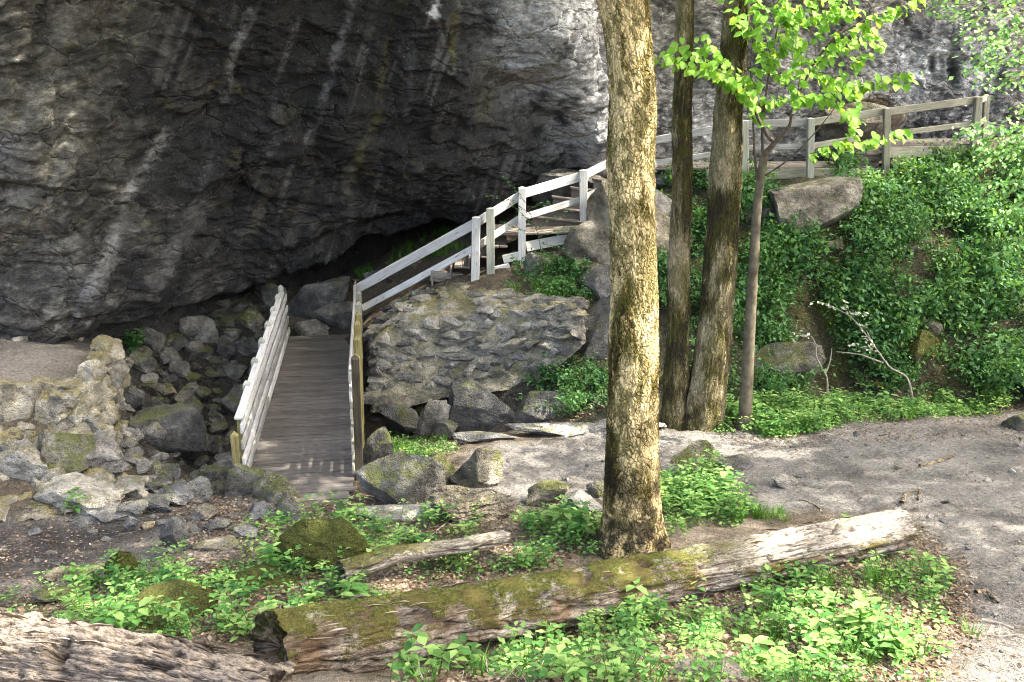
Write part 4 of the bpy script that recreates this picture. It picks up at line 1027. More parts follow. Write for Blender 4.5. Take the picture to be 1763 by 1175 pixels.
# ---------------------------------------------------------------- mortared walls
smesh = [rock_mesh(300 + k, 3, None, cuts=16, rough=0.09) for k in range(10)]
def wall_body(name, label, cat, bot, top, back, mat, amp, nu=150, nv=44, nb=26, freq=1.6, cell=(3.2, 3.2, 5.5), edge=.35):
    bot, top, back = (np.array(a, float) for a in (bot, top, back))
    def rs(a):
        t = np.concatenate([[0], np.cumsum(np.linalg.norm(np.diff(a, axis=0), axis=1))]); t /= t[-1]
        u = np.linspace(0, 1, nu); return np.stack([np.interp(u, t, a[:, i]) for i in range(3)], 1)
    B, T, K = rs(bot), rs(top), rs(back)
    v = np.linspace(0, 1, nv)[:, None, None]; w = np.linspace(0, 1, nb)[1:, None, None]
    G = np.concatenate([B[None] * (1 - v) + T[None] * v, T[None] * (1 - w) + K[None] * w], 0)
    for _ in range(2): G[1:-1] = (G[:-2] + 2 * G[1:-1] + G[2:]) / 4
    N_ = grid_normals(G); s2 = G.shape[:2]; Gf = G.reshape(-1, 3); Nn = N_.reshape(-1, 3)
    if Nn[: nu * nv, 1].mean() > 0: Nn = -Nn
    f1, f2, ci = worley(Gf * np.array(cell) + .3 * fbm(Gf * 2, 2, 3)[:, None], 5)
    d = .035 * fbm(Gf * 6, 4, 14, .65) + amp * (fbm(Gf * freq, 5, 12, 0.55) * 1.5 + (ci - .5) * 1.1 - edge * (1 - sstep(0, .15, f2 - f1)))
    Gf = Gf + Nn * d[:, None]
    root = empty(name, B[nu // 2], label, cat)
    o = obj('mortar_core', mesh_np('mortar_core', Gf - np.array(root.location), grid_faces(*s2), [mat], True), root)
    return root, Gf.reshape(s2 + (3,)), Nn.reshape(s2 + (3,)), nv
def wall_stones(root, G, Nn, rows, cols, v0, v1, mats, size, n_top=0, nv=44, skip=0.1):
    nu = G.shape[1]; k = 0
    def put(P, n_, w, h, d, mat):
        nonlocal k
        x = Vector((1, 0, 0)); n_ = Vector(n_).normalized(); x = (x - n_ * x.dot(n_)).normalized(); z = x.cross(n_) * -1
        if z.z < 0: z = -z
        m = Matrix((x, n_, z)).transposed().to_4x4() @ Matrix.Rotation(random.gauss(-.08, .28), 4, 'Y') @ Matrix.Rotation(random.gauss(0, .15), 4, 'X')
        m.translation = Vector(P) - Vector(root.location)
        me = smesh[random.randrange(10)]
        o = bpy.data.objects.new('stone', me); COL.objects.link(o); o.parent = root
        if len(me.materials) == 0: me.materials.append(M['rock_wall'])
        o.material_slots[0].link = 'OBJECT'; o.material_slots[0].material = mat
        o.matrix_local = m @ Matrix.Diagonal((w, d, h, 1)); k += 1
    for r_ in range(rows):
        for c_ in range(cols):
            if random.random() < skip: continue
            u = int(np.clip((c_ + 0.5 * (r_ % 2) + random.uniform(-.3, .3)) / cols * (nu - 1), 1, nu - 2))
            v = int(np.clip((v0 + (v1 - v0) * (r_ + .5 + random.uniform(-.25, .25)) / rows) * (nv - 1), 1, nv - 2))
            s = random.uniform(.65, 1.3)
            put(G[v, u] - Nn[v, u] * 0.02, Nn[v, u], size[0] * s, size[1] * random.uniform(.7, 1.25), size[2] * random.uniform(.7, 1.3), M[random.choice(mats)])
    for _ in range(n_top):
        u = random.randrange(4, nu - 4); v = random.randrange(nv, G.shape[0] - 8)
        put(G[v, u], (0, -0.25, 1), size[0] * random.uniform(.7, 1.5), size[0] * random.uniform(.5, .9), size[1] * 0.7, M[random.choice(mats)])
wb = [at_y(632, 640, 18.0), at_y(640, 712, 16.4), at_y(700, 702, 16.45), at_y(770, 684, 16.5), at_y(840, 676, 16.45), at_y(900, 668, 16.35), at_y(950, 640, 16.25), at_y(1003, 596, 16.2), at_y(1020, 570, 17.2)]
wt = [at_y(640, 580, 18.1), at_y(652, 578, 16.75), at_y(700, 552, 16.85), at_y(770, 541, 16.9), at_y(840, 533, 16.85), at_y(900, 530, 16.7), at_y(960, 527, 16.55), at_y(993, 533, 16.45), at_y(1005, 520, 17.3)]
wk = [at_y(660, 560, 18.4), at_y(690, 520, 18.1), at_y(740, 498, 18.3), at_y(790, 490, 18.4), at_y(840, 487, 18.4), at_y(890, 500, 18.0), at_y(930, 515, 17.6), at_y(965, 515, 17.4), at_y(985, 512, 17.5)]
wall, WG, WN, _nv = wall_body('stone_wall', 'mortared rubble wall of flat grey stones right of the bridge', 'wall', wb, wt, wk, M['mortar'], 0.05)
wall_stones(wall, WG, WN, 9, 15, 0.16, 0.99, ['rock_wall', 'rock_wall', 'rock_grey'], (0.42, 0.2, 0.2), 40, skip=0.1)
lb = [at_z(-260, 915, 0.0), at_z(-60, 910, 0), at_z(30, 906, 0), at_z(130, 886, 0), at_z(225, 866, -.1), at_z(250, 800, -.5), at_z(232, 730, -.5), at_z(215, 670, -.3)]
lt = [at_z(-260, 702, .95), at_z(-60, 690, .95), at_z(10, 684, .95), at_z(62, 680, .97), at_z(115, 680, 1.0), at_z(160, 655, 1.0), at_z(188, 612, 1.02), at_z(180, 596, 1.0)]
lk = [p + np.array([-.25, .55, -.1]) for p in lt]
lwall, LG, LN, _ = wall_body('retaining_wall', 'pale rock retaining wall holding the sandy platform at left', 'wall', lb, lt, lk, M['rock_pale'], 0.24, 260, 90, 18, 1.2, (1.7, 1.7, 2.4), .5)
for i, (px, pyb, w, h, Yo, m) in enumerate([(12, 770, 90, 105, 0, 'rock_pale'), (82, 745, 80, 78, 0, 'rock_pale'), (140, 730, 72, 66, 0, 'rock_pale'), (30, 870, 120, 95, 0, 'rock_wall'), (95, 830, 110, 80, 0, 'rock_moss'), (160, 830, 110, 80, 0, 'rock_grey'), (215, 822, 110, 100, 0, 'rock_dark'), (60, 905, 110, 50, 0, 'rock_moss'), (140, 890, 110, 60, 0, 'rock_wall'), (215, 872, 100, 52, 0, 'rock_wall'),  # upper stones pale: tan rock, with the light on them put into the tone
        (115, 712, 60, 46, 0, 'rock_pale'), (158, 690, 50, 56, 0, 'rock_pale'), (170, 650, 44, 46, 0, 'rock_pale'), (182, 620, 40, 40, 0, 'rock_pale'), (62, 700, 62, 42, 0, 'rock_pale'), (10, 705, 60, 44, 0, 'rock_pale'), (198, 745, 60, 70, 0, 'rock_grey'), (190, 690, 44, 56, 0, 'rock_grey'), (250, 790, 70, 60, 0, 'rock_dark'), (100, 775, 60, 40, 0, 'rock_wall'), (-60, 760, 100, 110, 0, 'rock_pale'), (-50, 880, 120, 100, 0, 'rock_wall'), (266, 846, 70, 40, 0, 'rock_grey')]):
    gp = LG.reshape(-1, 3); qx, qy, _ = proj(gp); k = int(np.argmin((qx - px) ** 2 + (qy - (pyb - h / 2)) ** 2)); c_ = gp[k]
    dpt = rng_of(c_); kx = 1.4 if px < 150 else 1.08; w_, h_ = w * dpt / F_PX * kx, h * dpt / F_PX * (kx - .08)
    o = bpy.data.objects.new('stone', rock_mesh(700 + i, 4, M[m], cuts=15, rough=0.11, layered=.06)); COL.objects.link(o); o.parent = lwall
    o.matrix_local = Matrix.Translation(Vector(at_y(px, pyb - h / 2, c_[1] + .12)) - lwall.location) @ Matrix.Rotation(random.uniform(-.3, .3), 4, 'Z') @ Matrix.Diagonal((w_, .7, h_, 1))
wall_stones(lwall, LG, LN, 1, 22, 0.95, 1.02, ['rock_pale', 'rock_pale'], (0.34, 0.24, 0.34), 0, nv=90, skip=0.4)

# ---------------------------------------------------------------- trunks and logs
def tube(C_, R_, nseg, disp=None, start=(0, 1, 0), cap0=None, cap1=None, bark_fn=None):
    """C_ (n,3) centres, R_ (n,) radii -> V, quads, u (metres round), v (metres along), theta"""
    C_ = np.asarray(C_, float); R_ = np.asarray(R_, float); n = len(C_)
    T_ = np.gradient(C_, axis=0); T_ /= np.linalg.norm(T_, axis=1, keepdims=True)
    s = np.asarray(start, float)
    X_ = s - T_ * (T_ @ s)[:, None]; X_ /= np.linalg.norm(X_, axis=1, keepdims=True); Y_ = np.cross(T_, X_)
    th = np.linspace(0, 2 * math.pi, nseg, endpoint=False)
    rad = X_[:, None] * np.cos(th)[None, :, None] + Y_[:, None] * np.sin(th)[None, :, None]
    vlen = np.concatenate([[0], np.cumsum(np.linalg.norm(np.diff(C_, axis=0), axis=1))])
    U = np.broadcast_to((th - math.pi) * R_.mean(), (n, nseg)); Vv = np.broadcast_to(vlen[:, None], (n, nseg))
    RR = np.broadcast_to(R_[:, None], (n, nseg)).copy()
    cyl = np.stack([np.cos(th)[None] * R_.mean() + 0 * RR, np.sin(th)[None] * R_.mean() + 0 * RR, Vv], -1).reshape(-1, 3)
    if disp is not None: RR = RR + disp(cyl, RR.ravel(), np.tile(th, n)).reshape(n, nseg)
    P = C_[:, None] + rad * RR[..., None]
    return P.reshape(-1, 3), grid_faces(n, nseg, True), U.ravel(), Vv.ravel(), np.tile(th, n), cyl, rad.reshape(-1, 3)
def resample(pts, step):
    pts = np.asarray(pts, float)
    t = np.concatenate([[0], np.cumsum(np.linalg.norm(np.diff(pts[:, :3], axis=0), axis=1))])
    n = max(3, int(t[-1] / step) + 1); u = np.linspace(0, t[-1], n)
    out = np.stack([np.interp(u, t, pts[:, i]) for i in range(pts.shape[1])], 1)
    k = max(1, n // (len(pts) * 3))
    for _ in range(k * 2): out[1:-1] = (out[:-2] + 2 * out[1:-1] + out[2:]) / 4
    return out
def trunk_mesh(name, edges, Y, top_z, mat, plates, ridge_amp, flare, nseg=140, step=0.03, seed=0, top_r=0.6, scars=None):
    """edges: (py, left px, right px) down the trunk"""
    rows = []
    for py, l, r in edges:
        c_ = at_y((l + r) / 2, py, Y); rows.append((*c_, (r - l) / 2 * rng_of(c_) / F_PX))
    rows = rows[::-1]                                   # base first
    a, b = np.array(rows[-2]), np.array(rows[-1])
    d = (b - a)[:3]; d /= d[2]
    d[:2] = np.clip(d[:2], -.06, .06)
    vis_top = b[2]
    rows.append((*(b[:3] + d * (top_z - b[2])), b[3] * top_r))
    base = np.array(rows[0]); rows.insert(0, (base[0], base[1], base[2] - 0.35, base[3] * 1.15))
    rs = resample(rows, step)
    def disp(cyl, R, th):
        u = np.stack([cyl[:, 0] * plates[0], cyl[:, 1] * plates[0], cyl[:, 2] * plates[1]], 1)
        u = u + 0.35 * np.stack([fbm(u * 0.6, 2, seed), fbm(u * .6 + 5, 2, seed + 1), fbm(u * .6 + 9, 2, seed + 2)], 1)
        f1, f2, ci = worley(u, seed + 3)
        disp.crack = 1 - sstep(0.0, 0.3, f2 - f1)
        disp.ci = ci
        h = cyl[:, 2]
        fl = flare * np.exp(-np.clip(h - 0.3, 0, 9) / 0.22) * (0.6 + 0.6 * np.cos(th * 5 + seed) * 0.6 + 0.4 * fbm(np.stack([np.cos(th) * 2, np.sin(th) * 2, h * 0], 1), 2, seed))
        return -ridge_amp * disp.crack + ridge_amp * 0.8 * (ci - .5) + 0.03 * fbm(cyl * np.array([3, 3, 1.0]), 3, seed + 9) * 1.3 + fl * R
    V, Q, U, Vv, th, cyl, rad = tube(rs[:, :3], rs[:, 3], nseg, disp)
    pz = fbm(cyl * np.array([3.2, 3.2, 1.1]) + 4, 4, seed + 20)
    patch = np.clip(pz * 1.0, -0.5, 0.5)
    if scars is not None:
        vx, vy, _ = proj(V)
        for sx, sy, a_, b_ in scars: patch = patch + .9 * np.exp(-((vx - sx) / a_) ** 2 - ((vy - sy) / b_) ** 2) * (V[:, 1] < Y)
    me = mesh_np(name, V, Q, [mat], True, {'bark': np.stack([U, Vv, 0 * U], 1), 'patch': patch, 'crack': disp.crack * 0.8})
    return me, rs, patch
# --- leaves: every foliage mesh is built from small folded leaf blades
LT4 = (np.array([(0, 0, 0), (.45, -.5, .05), (.5, 0, -.03), (.45, .5, .05), (1, 0, -.1)]), np.array([(0, 1, 2), (0, 2, 3), (1, 4, 2), (2, 4, 3)]))
LT8 = (np.array([(0, 0, 0), (.22, -.38, .05), (.25, 0, -.02), (.22, .38, .05), (.62, -.42, .03), (.65, 0, -.06), (.62, .42, .03), (1, 0, -.18)]),
       np.array([(0, 1, 2), (0, 2, 3), (1, 4, 5), (1, 5, 2), (2, 5, 6), (2, 6, 3), (4, 7, 5), (5, 7, 6)]))
LT2 = (np.array([(0, 0, 0), (.5, -.5, .04), (1, 0, -.06), (.5, .5, .04)]), np.array([(0, 1, 2), (0, 2, 3)]))
def unit(a): return a / (np.linalg.norm(a, axis=-1, keepdims=True) + 1e-9)
def leaves(pos, ax, nr, L, W, tmpl=LT4):
    pos, ax, nr = (np.asarray(a, float).reshape(-1, 3) for a in (pos, ax, nr))
    n = len(pos); L = np.broadcast_to(L, n)[:, None, None]; W = np.broadcast_to(W, n)[:, None, None]
    ax = unit(ax); nr = unit(nr - ax * (ax * nr).sum(1, keepdims=True)); sd = np.cross(nr, ax)
    tv, tt = tmpl
    V = pos[:, None] + ax[:, None] * tv[None, :, :1] * L + sd[:, None] * tv[None, :, 1:2] * W + nr[:, None] * tv[None, :, 2:3] * L
    T_ = (tt[None] + (np.arange(n) * len(tv))[:, None, None]).reshape(-1, 3)
    return V.reshape(-1, 3), T_, len(tv)
class Piece:
    """triangles with a tint per vertex and a material slot per face"""
    def __init__(s): s.V, s.T, s.m, s.t, s.n = [], [], [], [], 0
    def add(s, V, T_, mi, tint):
        s.V.append(V); s.T.append(T_ + s.n); s.m.append(np.full(len(T_), mi)); s.t.append(np.broadcast_to(tint, len(V)).astype(float)); s.n += len(V)
    def leaves(s, pos, ax, nr, L, W, mi, tint, tmpl=LT4):
        V, T_, k = leaves(pos, ax, nr, L, W, tmpl); s.add(V, T_, mi, np.repeat(np.broadcast_to(tint, len(V) // k), k))
    def stem(s, pts, r0, r1, mi, sides=3, tint=0.5):
        pts = np.asarray(pts, float); n = len(pts)
        V, Q, *_ = tube(pts, np.linspace(r0, r1, n), sides, None, (0.3, 1, 0.2))
        T_ = np.concatenate([Q[:, :3], Q[:, [0, 2, 3]]]); s.add(V, T_, mi, tint)
    def arr(s): return np.concatenate(s.V), np.concatenate(s.T), np.concatenate(s.m), np.concatenate(s.t)
    def mesh(s, name, mats):
        V, T_, m, t = s.arr(); return mesh_np(name, V, T_, mats, True, {'tint': t}, m)
def rdir(n, r, up=0.0):
    a = r.normal(size=(n, 3)); a[:, 2] += up; return unit(a)
# --- plants (slot 0 stem, slot 1 leaf)
def herb_broad(seed, stems=4, h=(.14, .32), L=(.06, .1), tm=LT4, wr=.58):
    r = np.random.default_rng(seed); p = Piece()
    for _ in range(stems):
        a = r.uniform(0, 6.28); lean_ = r.uniform(.1, .5); H = r.uniform(*h)
        b = np.array([r.normal(0, .03), r.normal(0, .03), -.02]); d = np.array([math.cos(a) * lean_, math.sin(a) * lean_, 1])
        pts = [b + d * H * t + np.array([0, 0, -.15 * lean_ * H * t * t]) for t in np.linspace(0, 1, 4)]
        p.stem(pts, .0035, .002, 0)
        for lev, k in ((1.0, r.integers(3, 6)), (.68, r.integers(2, 4)), (.42, r.integers(0, 3))):
            o = pts[0] + d * H * lev
            for j in range(k):
                q = a + 6.28 * j / max(k, 1) + r.normal(0, .25)
                ax = np.array([math.cos(q), math.sin(q), r.uniform(-.15, .45)])
                l = r.uniform(*L)
                p.leaves([o + ax * .015], [ax], [[-ax[0] * .3, -ax[1] * .3, 1]], l, l * wr * r.uniform(.85, 1.15), 1, r.uniform(.1, 1), tm)
    return p
def herb_low(seed, n=22, rad=.12, h=.1, L=(.028, .05)):
    r = np.random.default_rng(seed); p = Piece()
    a = r.uniform(0, 6.28, n); q = rad * np.sqrt(r.uniform(0, 1, n))
    pos = np.stack([np.cos(a) * q, np.sin(a) * q, h * r.uniform(.3, 1, n) * (1.1 - q / rad * .5)], 1)
    ax = np.stack([np.cos(a) + r.normal(0, .6, n), np.sin(a) + r.normal(0, .6, n), r.normal(.1, .3, n)], 1)
    nr = np.stack([r.normal(0, .4, n), r.normal(-.2, .4, n), np.ones(n)], 1)
    l = r.uniform(*L, n)
    p.leaves(pos, ax, nr, l, l * r.uniform(.6, .9, n), 1, r.uniform(0, 1, n))
    for k in range(4): p.stem([pos[k] * np.array([.2, .2, 0]) - [0, 0, .02], pos[k] * .6, pos[k]], .002, .0012, 0)
    return p
def herb_grass(seed, n=46, L=(.16, .34), rad=.07, droop=.7):
    r = np.random.default_rng(seed); p = Piece()
    for _ in range(n):
        a = r.uniform(0, 6.28); l = r.uniform(*L); w = r.uniform(.003, .006); k = r.uniform(.15, droop)
        b = np.array([math.cos(a), math.sin(a), 0]) * rad * math.sqrt(r.uniform(0, 1)); b[2] = -.02
        d = np.array([math.cos(a + r.normal(0, .5)), math.sin(a + r.normal(0, .5)), 0]); sd = np.array([-d[1], d[0], 0])
        V = []
        for t in (0, .35, .7, 1.0):
            c_ = b + d * l * k * t ** 1.7 + np.array([0, 0, l * (t - .35 * k * t * t)])
            ww = w * (1 - t ** 2 * .95); V += [c_ - sd * ww, c_ + sd * ww]
        p.add(np.array(V), np.array([(0, 1, 3), (0, 3, 2), (2, 3, 5), (2, 5, 4), (4, 5, 7), (4, 7, 6)]), 1, r.uniform(0, 1))
    return p
def herb_fern(seed, fronds=7, L=(.25, .4)):
    r = np.random.default_rng(seed); p = Piece()
    for f in range(fronds):
        a = 6.28 * f / fronds + r.normal(0, .3); l = r.uniform(*L); d = np.array([math.cos(a), math.sin(a), 0]); sd = np.array([-d[1], d[0], 0])
        ts = np.linspace(0, 1, 14)
        pts = np.array([d * l * .8 * t + np.array([0, 0, l * (.75 * t - .55 * t * t)]) for t in ts])
        p.stem(pts[::3], .003, .001, 0)
        for i, t in enumerate(ts[2:], 2):
            w = l * .22 * math.sin(math.pi * min(1, .15 + t * .85)) + .01
            tint = r.uniform(.3, 1)
            for s_ in (-1, 1):
                p.leaves([pts[i]], [sd * s_ + d * .35 + np.array([0, 0, -.1])], [[0, 0, 1]], w, w * .32, 1, tint)
    return p
def shrub_piece(seed, n=160, rad=.5, h=.6, L=(.035, .07), twigs=9):
    r = np.random.default_rng(seed); p = Piece()
    tips = []
    for _ in range(twigs):
        a = r.uniform(0, 6.28); e = np.array([math.cos(a) * rad * r.uniform(.3, 1), math.sin(a) * rad * r.uniform(.3, 1), h * r.uniform(.45, 1)])
        pts = [e * t + np.array([0, 0, .12 * h * math.sin(t * 3.1)]) for t in np.linspace(0, 1, 5)]
        p.stem(pts, .007, .002, 0); tips.append(pts)
    tp = np.array(tips); k = r.integers(len(tips), size=n); t = r.uniform(.35, .999, n) * 4; i = t.astype(int)
    c_ = tp[k, i] + (tp[k, i + 1] - tp[k, i]) * (t - i)[:, None] + r.normal(0, rad * .14, (n, 3))
    ax = r.normal(size=(n, 3)) + np.stack([c_[:, 0], c_[:, 1], 0 * t], 1) / rad; l = r.uniform(*L, n)
    p.leaves(c_, ax, np.stack([r.normal(0, .45, n), r.normal(-.25, .45, n), np.ones(n)], 1), l, l * .62, 1, r.uniform(0, 1, n))
    return p
def place_many(name, pieces, spots, mats, label=None):
    """one 'stuff' mesh: copies of the pieces set at spots (P, scale, rz, k)"""
    A = [p.arr() for p in pieces]
    Vs, Ts, Ms, Tn, off = [], [], [], [], 0
    by = {}
    for s in spots: by.setdefault(s[3] % len(A), []).append(s)
    for k, L_ in by.items():
        V, T_, m, t = A[k]; n = len(L_)
        P = np.array([s[0] for s in L_]); sc = np.array([s[1] for s in L_]); rz = np.array([s[2] for s in L_])
        c_, s_ = np.cos(rz)[:, None], np.sin(rz)[:, None]
        X = (V[None, :, 0] * c_ - V[None, :, 1] * s_) * sc[:, None] + P[:, :1]
        Yv = (V[None, :, 0] * s_ + V[None, :, 1] * c_) * sc[:, None] + P[:, 1:2]
        Z = V[None, :, 2] * sc[:, None] + P[:, 2:3]
        Vs.append(np.stack([X, Yv, Z], -1).reshape(-1, 3)); Ts.append((T_[None] + (np.arange(n) * len(V))[:, None, None]).reshape(-1, 3) + off)
        jit = RNG.normal(0, .24, n)
        Ms.append(np.tile(m, n)); Tn.append(np.clip(t[None] + jit[:, None], 0, 1).ravel()); off += n * len(V)
    me = mesh_np(name, np.concatenate(Vs), np.concatenate(Ts), mats, True, {'tint': np.concatenate(Tn)}, np.concatenate(Ms))
    return tag(obj(name, me), label, None, None, 'stuff')

# --- the three big trunks
T1 = [(-10, 1027, 1116), (60, 1038, 1123), (120, 1043, 1128), (160, 1047, 1131), (250, 1046, 1129), (330, 1047, 1129), (400, 1051, 1130), (500, 1054, 1133), (600, 1047, 1134), (700, 1044, 1134), (800, 1041, 1135), (870, 1038, 1136), (925, 1036, 1137)]
T2 = [(-10, 1163, 1197), (100, 1161, 1194), (200, 1157, 1192), (300, 1157, 1192), (400, 1153, 1190), (500, 1149, 1188), (600, 1145, 1186), (700, 1139, 1184), (745, 1137, 1184)]
T3 = [(-10, 1246, 1291), (100, 1238, 1287), (200, 1228, 1280), (300, 1222, 1276), (400, 1215, 1272), (500, 1207, 1266), (600, 1197, 1258), (700, 1178, 1246), (745, 1172, 1241)]
# where the sun reaches the ground: gaps cut in the crowns overhead (points and radius in metres)
SUNNY = [(on_ground(1700, 1130), .75), (on_ground(1600, 1165), .6), (on_ground(1450, 1080), .6), (on_ground(1250, 1150), .5), (on_ground(1350, 1150), .5), (on_ground(1560, 1080), .4),
         (at_y(1480, 895, 9.4), .4), (at_y(1340, 925, 8.9), .3), (at_y(1200, 950, 8.4), .22), (at_y(1080, 990, 8), .15), (at_y(60, 1080, 5.8), .3), (on_ground(690, 1015), .25), (on_ground(990, 880), .25), (on_ground(350, 1030), .3), (on_ground(880, 940), .3), (on_ground(200, 1050), .3),
         (at_y(950, 310, 19.1), .3), (at_y(870, 350, 18.8), .35), (at_y(740, 430, 19), .3), (at_y(660, 480, 19.4), .3), (at_y(830, 420, 18.6), .3), (at_y(930, 400, 18.9), .3), (at_y(1000, 330, 19.3), .25),
         (at_y(1100, 100, 9.4), .2), (at_y(1110, 250, 9.4), .15), (at_y(1115, 480, 9.4), .2), (at_y(1090, 320, 9.4), .16), (at_y(1110, 650, 9.4), .14), (at_y(1120, 790, 9.4), .13),
         (at_y(1250, 110, 13.6), .5), (at_y(1400, 120, 13.6), .6), (at_y(1350, 30, 13.6), .5), (at_y(1500, 60, 13.6), .5), (at_y(1520, 150, 13.6), .4), (at_y(1500, 240, 13.6), .4), (at_y(1700, 60, 13), .8), (at_y(1710, 280, 13), .6), (on_ground(1200, 850), .35),
         (on_ground(1100, 1150), .35), (on_ground(900, 1160), .25), (on_ground(1180, 1100), .3), (on_ground(480, 1060), .25), (on_ground(780, 960), .25), (on_ground(1650, 420), .7), (on_ground(1500, 340), .5), (on_ground(1720, 520), .5)]
SUN_P = np.array([s[0] for s in SUNNY]); SUN_R = np.array([s[1] for s in SUNNY])
def keep_shade(P):
    """False for leaves that would stand between the sun and a sunny spot"""
    ok = np.ones(len(P), bool)
    for q, r_ in zip(SUN_P, SUN_R):
        d = P - q; t = d @ SUN_DIR
        ok &= ~((np.linalg.norm(d - t[:, None] * SUN_DIR, axis=1) < r_) & (t > 0))
    return ok
def crown_mesh(centre, rx, rz, clumps, per, seed, mat, L=.17):
    r = np.random.default_rng(seed)
    c_ = rdir(clumps, r) * (r.uniform(.15, 1, clumps) ** .45)[:, None] * np.array([rx, rx, rz]) + centre
    P = np.repeat(c_, per, 0) + r.normal(0, .42, (clumps * per, 3)) * np.array([1, 1, .6])
    P = P[keep_shade(P)]
    P = P[P[:, 2] > 6.6 + 0.09 * np.clip(P[:, 1], 0, 40)]
    n = len(P); p = Piece()
    l = r.uniform(.7, 1.3, n) * L
    p.leaves(P, rdir(n, r), rdir(n, r, 1.2), l, l * .75, 0, r.uniform(0, 1, n), LT2)
    V, T_, m, t = p.arr()
    return mesh_np('crown', V, T_, [mat], True, {'tint': t}), c_
def tree(name, label, base_rs, tmesh, crown_c, rx, rz, seed, bark, clumps=330, per=70, leafm='leaf_herb'):
    b0 = base_rs[0, :3]
    root = empty(name, (b0[0], b0[1], ground_z(b0[0], b0[1])), label, 'tree', 'trees of the wood')
    off = Vector(root.location)
    t_ = obj('trunk', tmesh, root); t_.location = -off
    cm, cl = crown_mesh(np.array(crown_c), rx, rz, clumps, per, seed, M[leafm])
    o = obj('crown', cm, root); o.location = -off
    top = base_rs[-1, :3]; r = np.random.default_rng(seed)
    for k in range(8):
        e = cl[r.integers(len(cl))]; a = base_rs[int(len(base_rs) * r.uniform(.8, .99)), :3]
        if e[2] < a[2]: e = e + [0, 0, a[2] - e[2] + .5]
        mid = (a + e) / 2 + [0, 0, .6]
        if not keep_shade(np.array([a, mid, e, (a + mid) / 2, (mid + e) / 2])).all(): continue
        p = Piece(); p.stem(resample([a, mid, e], .5), .11, .02, 0, 7)
        V, T_, m, t = p.arr(); q = obj('branch', mesh_np('branch', V, T_, [M['twig']], True), root); q.location = -off
    return root
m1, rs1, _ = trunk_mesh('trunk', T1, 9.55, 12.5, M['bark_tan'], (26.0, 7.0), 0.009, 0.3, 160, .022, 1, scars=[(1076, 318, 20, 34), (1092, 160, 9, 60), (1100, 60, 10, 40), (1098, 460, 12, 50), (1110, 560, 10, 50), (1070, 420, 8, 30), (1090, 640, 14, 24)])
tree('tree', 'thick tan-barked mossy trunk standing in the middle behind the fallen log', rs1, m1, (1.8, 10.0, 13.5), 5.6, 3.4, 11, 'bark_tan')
m2, rs2, _ = trunk_mesh('trunk', T2, 14.35, 15, M['bark_brown'], (38.0, 3.0), 0.009, 0.12, 110, .03, 5)
tree('tree', 'narrow dark trunk just right of the thick tan one', rs2, m2, (3.0, 15.0, 15.5), 5.0, 3.2, 12, 'bark_brown')
m3, rs3, _ = trunk_mesh('trunk', T3, 14.3, 16, M['bark_brown'], (34.0, 2.6), 0.012, 0.3, 130, .03, 9)
tree('tree', 'leaning brown furrowed trunk next to the slender sapling', rs3, m3, (6.5, 16.5, 16.0), 5.2, 3.4, 13, 'bark_brown')
# unseen neighbours added behind and beside the viewpoint so their crowns shade the place
for k, (x, y, lab) in enumerate([(9.0, 3.6, 'unseen forest tree added for shade beside the path outside the right border'), (13.5, 9.5, 'unseen forest tree added for shade far out beyond the right border'), (14.5, 17.0, 'unseen forest tree added for shade beyond the right end of the boardwalk'), (5.5, -2.5, 'unseen forest tree added for shade behind the viewpoint'), (-3.6, 3.6, 'unseen forest tree added for shade just outside the left border')]):
    z0 = float(ground_z(x, y)); pts = resample([(x, y, z0 - .3, .3), (x + .1, y, z0 + 4, .24), (x, y + .2, z0 + 11, .15)], .2)
    V, Q, U, Vv, th, cyl, rad = tube(pts[:, :3], pts[:, 3], 24)
    me = mesh_np('trunk', V, Q, [M['bark_brown']], True, {'bark': np.stack([U, Vv, 0 * U], 1), 'patch': 0 * U, 'crack': 0 * U})
    tree('tree', lab, pts, me, (x, y, z0 + 12.5), 5.4, 3.4, 30 + k, 'bark_brown', 420, 64)
# ---------------------------------------------------------------- sapling with lime leaves, overhanging beech, shrubs, logs
M['bark_smooth'] = mat_plain('smooth_brown_bark', (0.06, 0.048, 0.03), (0.15, 0.125, 0.082), 9.0)
def pts_y(pl): return [at_y(a, b, c) for a, b, c in pl]
def bark_tube(name, pl, r0, r1, mat, root, nseg=20, amp=.006, step=.03, seed=0):
    c_ = resample(pts_y(pl) if len(pl[0]) == 3 and pl[0][0] > 30 else pl, step)
    R_ = np.linspace(r0, r1, len(c_))
    V, Q, U, Vv, th, cyl, rad = tube(c_, R_, nseg, (lambda cy_, R, t: amp * fbm(cy_ * np.array([14, 14, 5]), 3, seed)) if amp else None)
    me = mesh_np(name, V - (np.array(root.location) if root else 0), Q, [mat], True, {'bark': np.stack([U, Vv, 0 * U], 1), 'patch': 0 * U, 'crack': 0 * U})
    return obj(name, me, root), c_
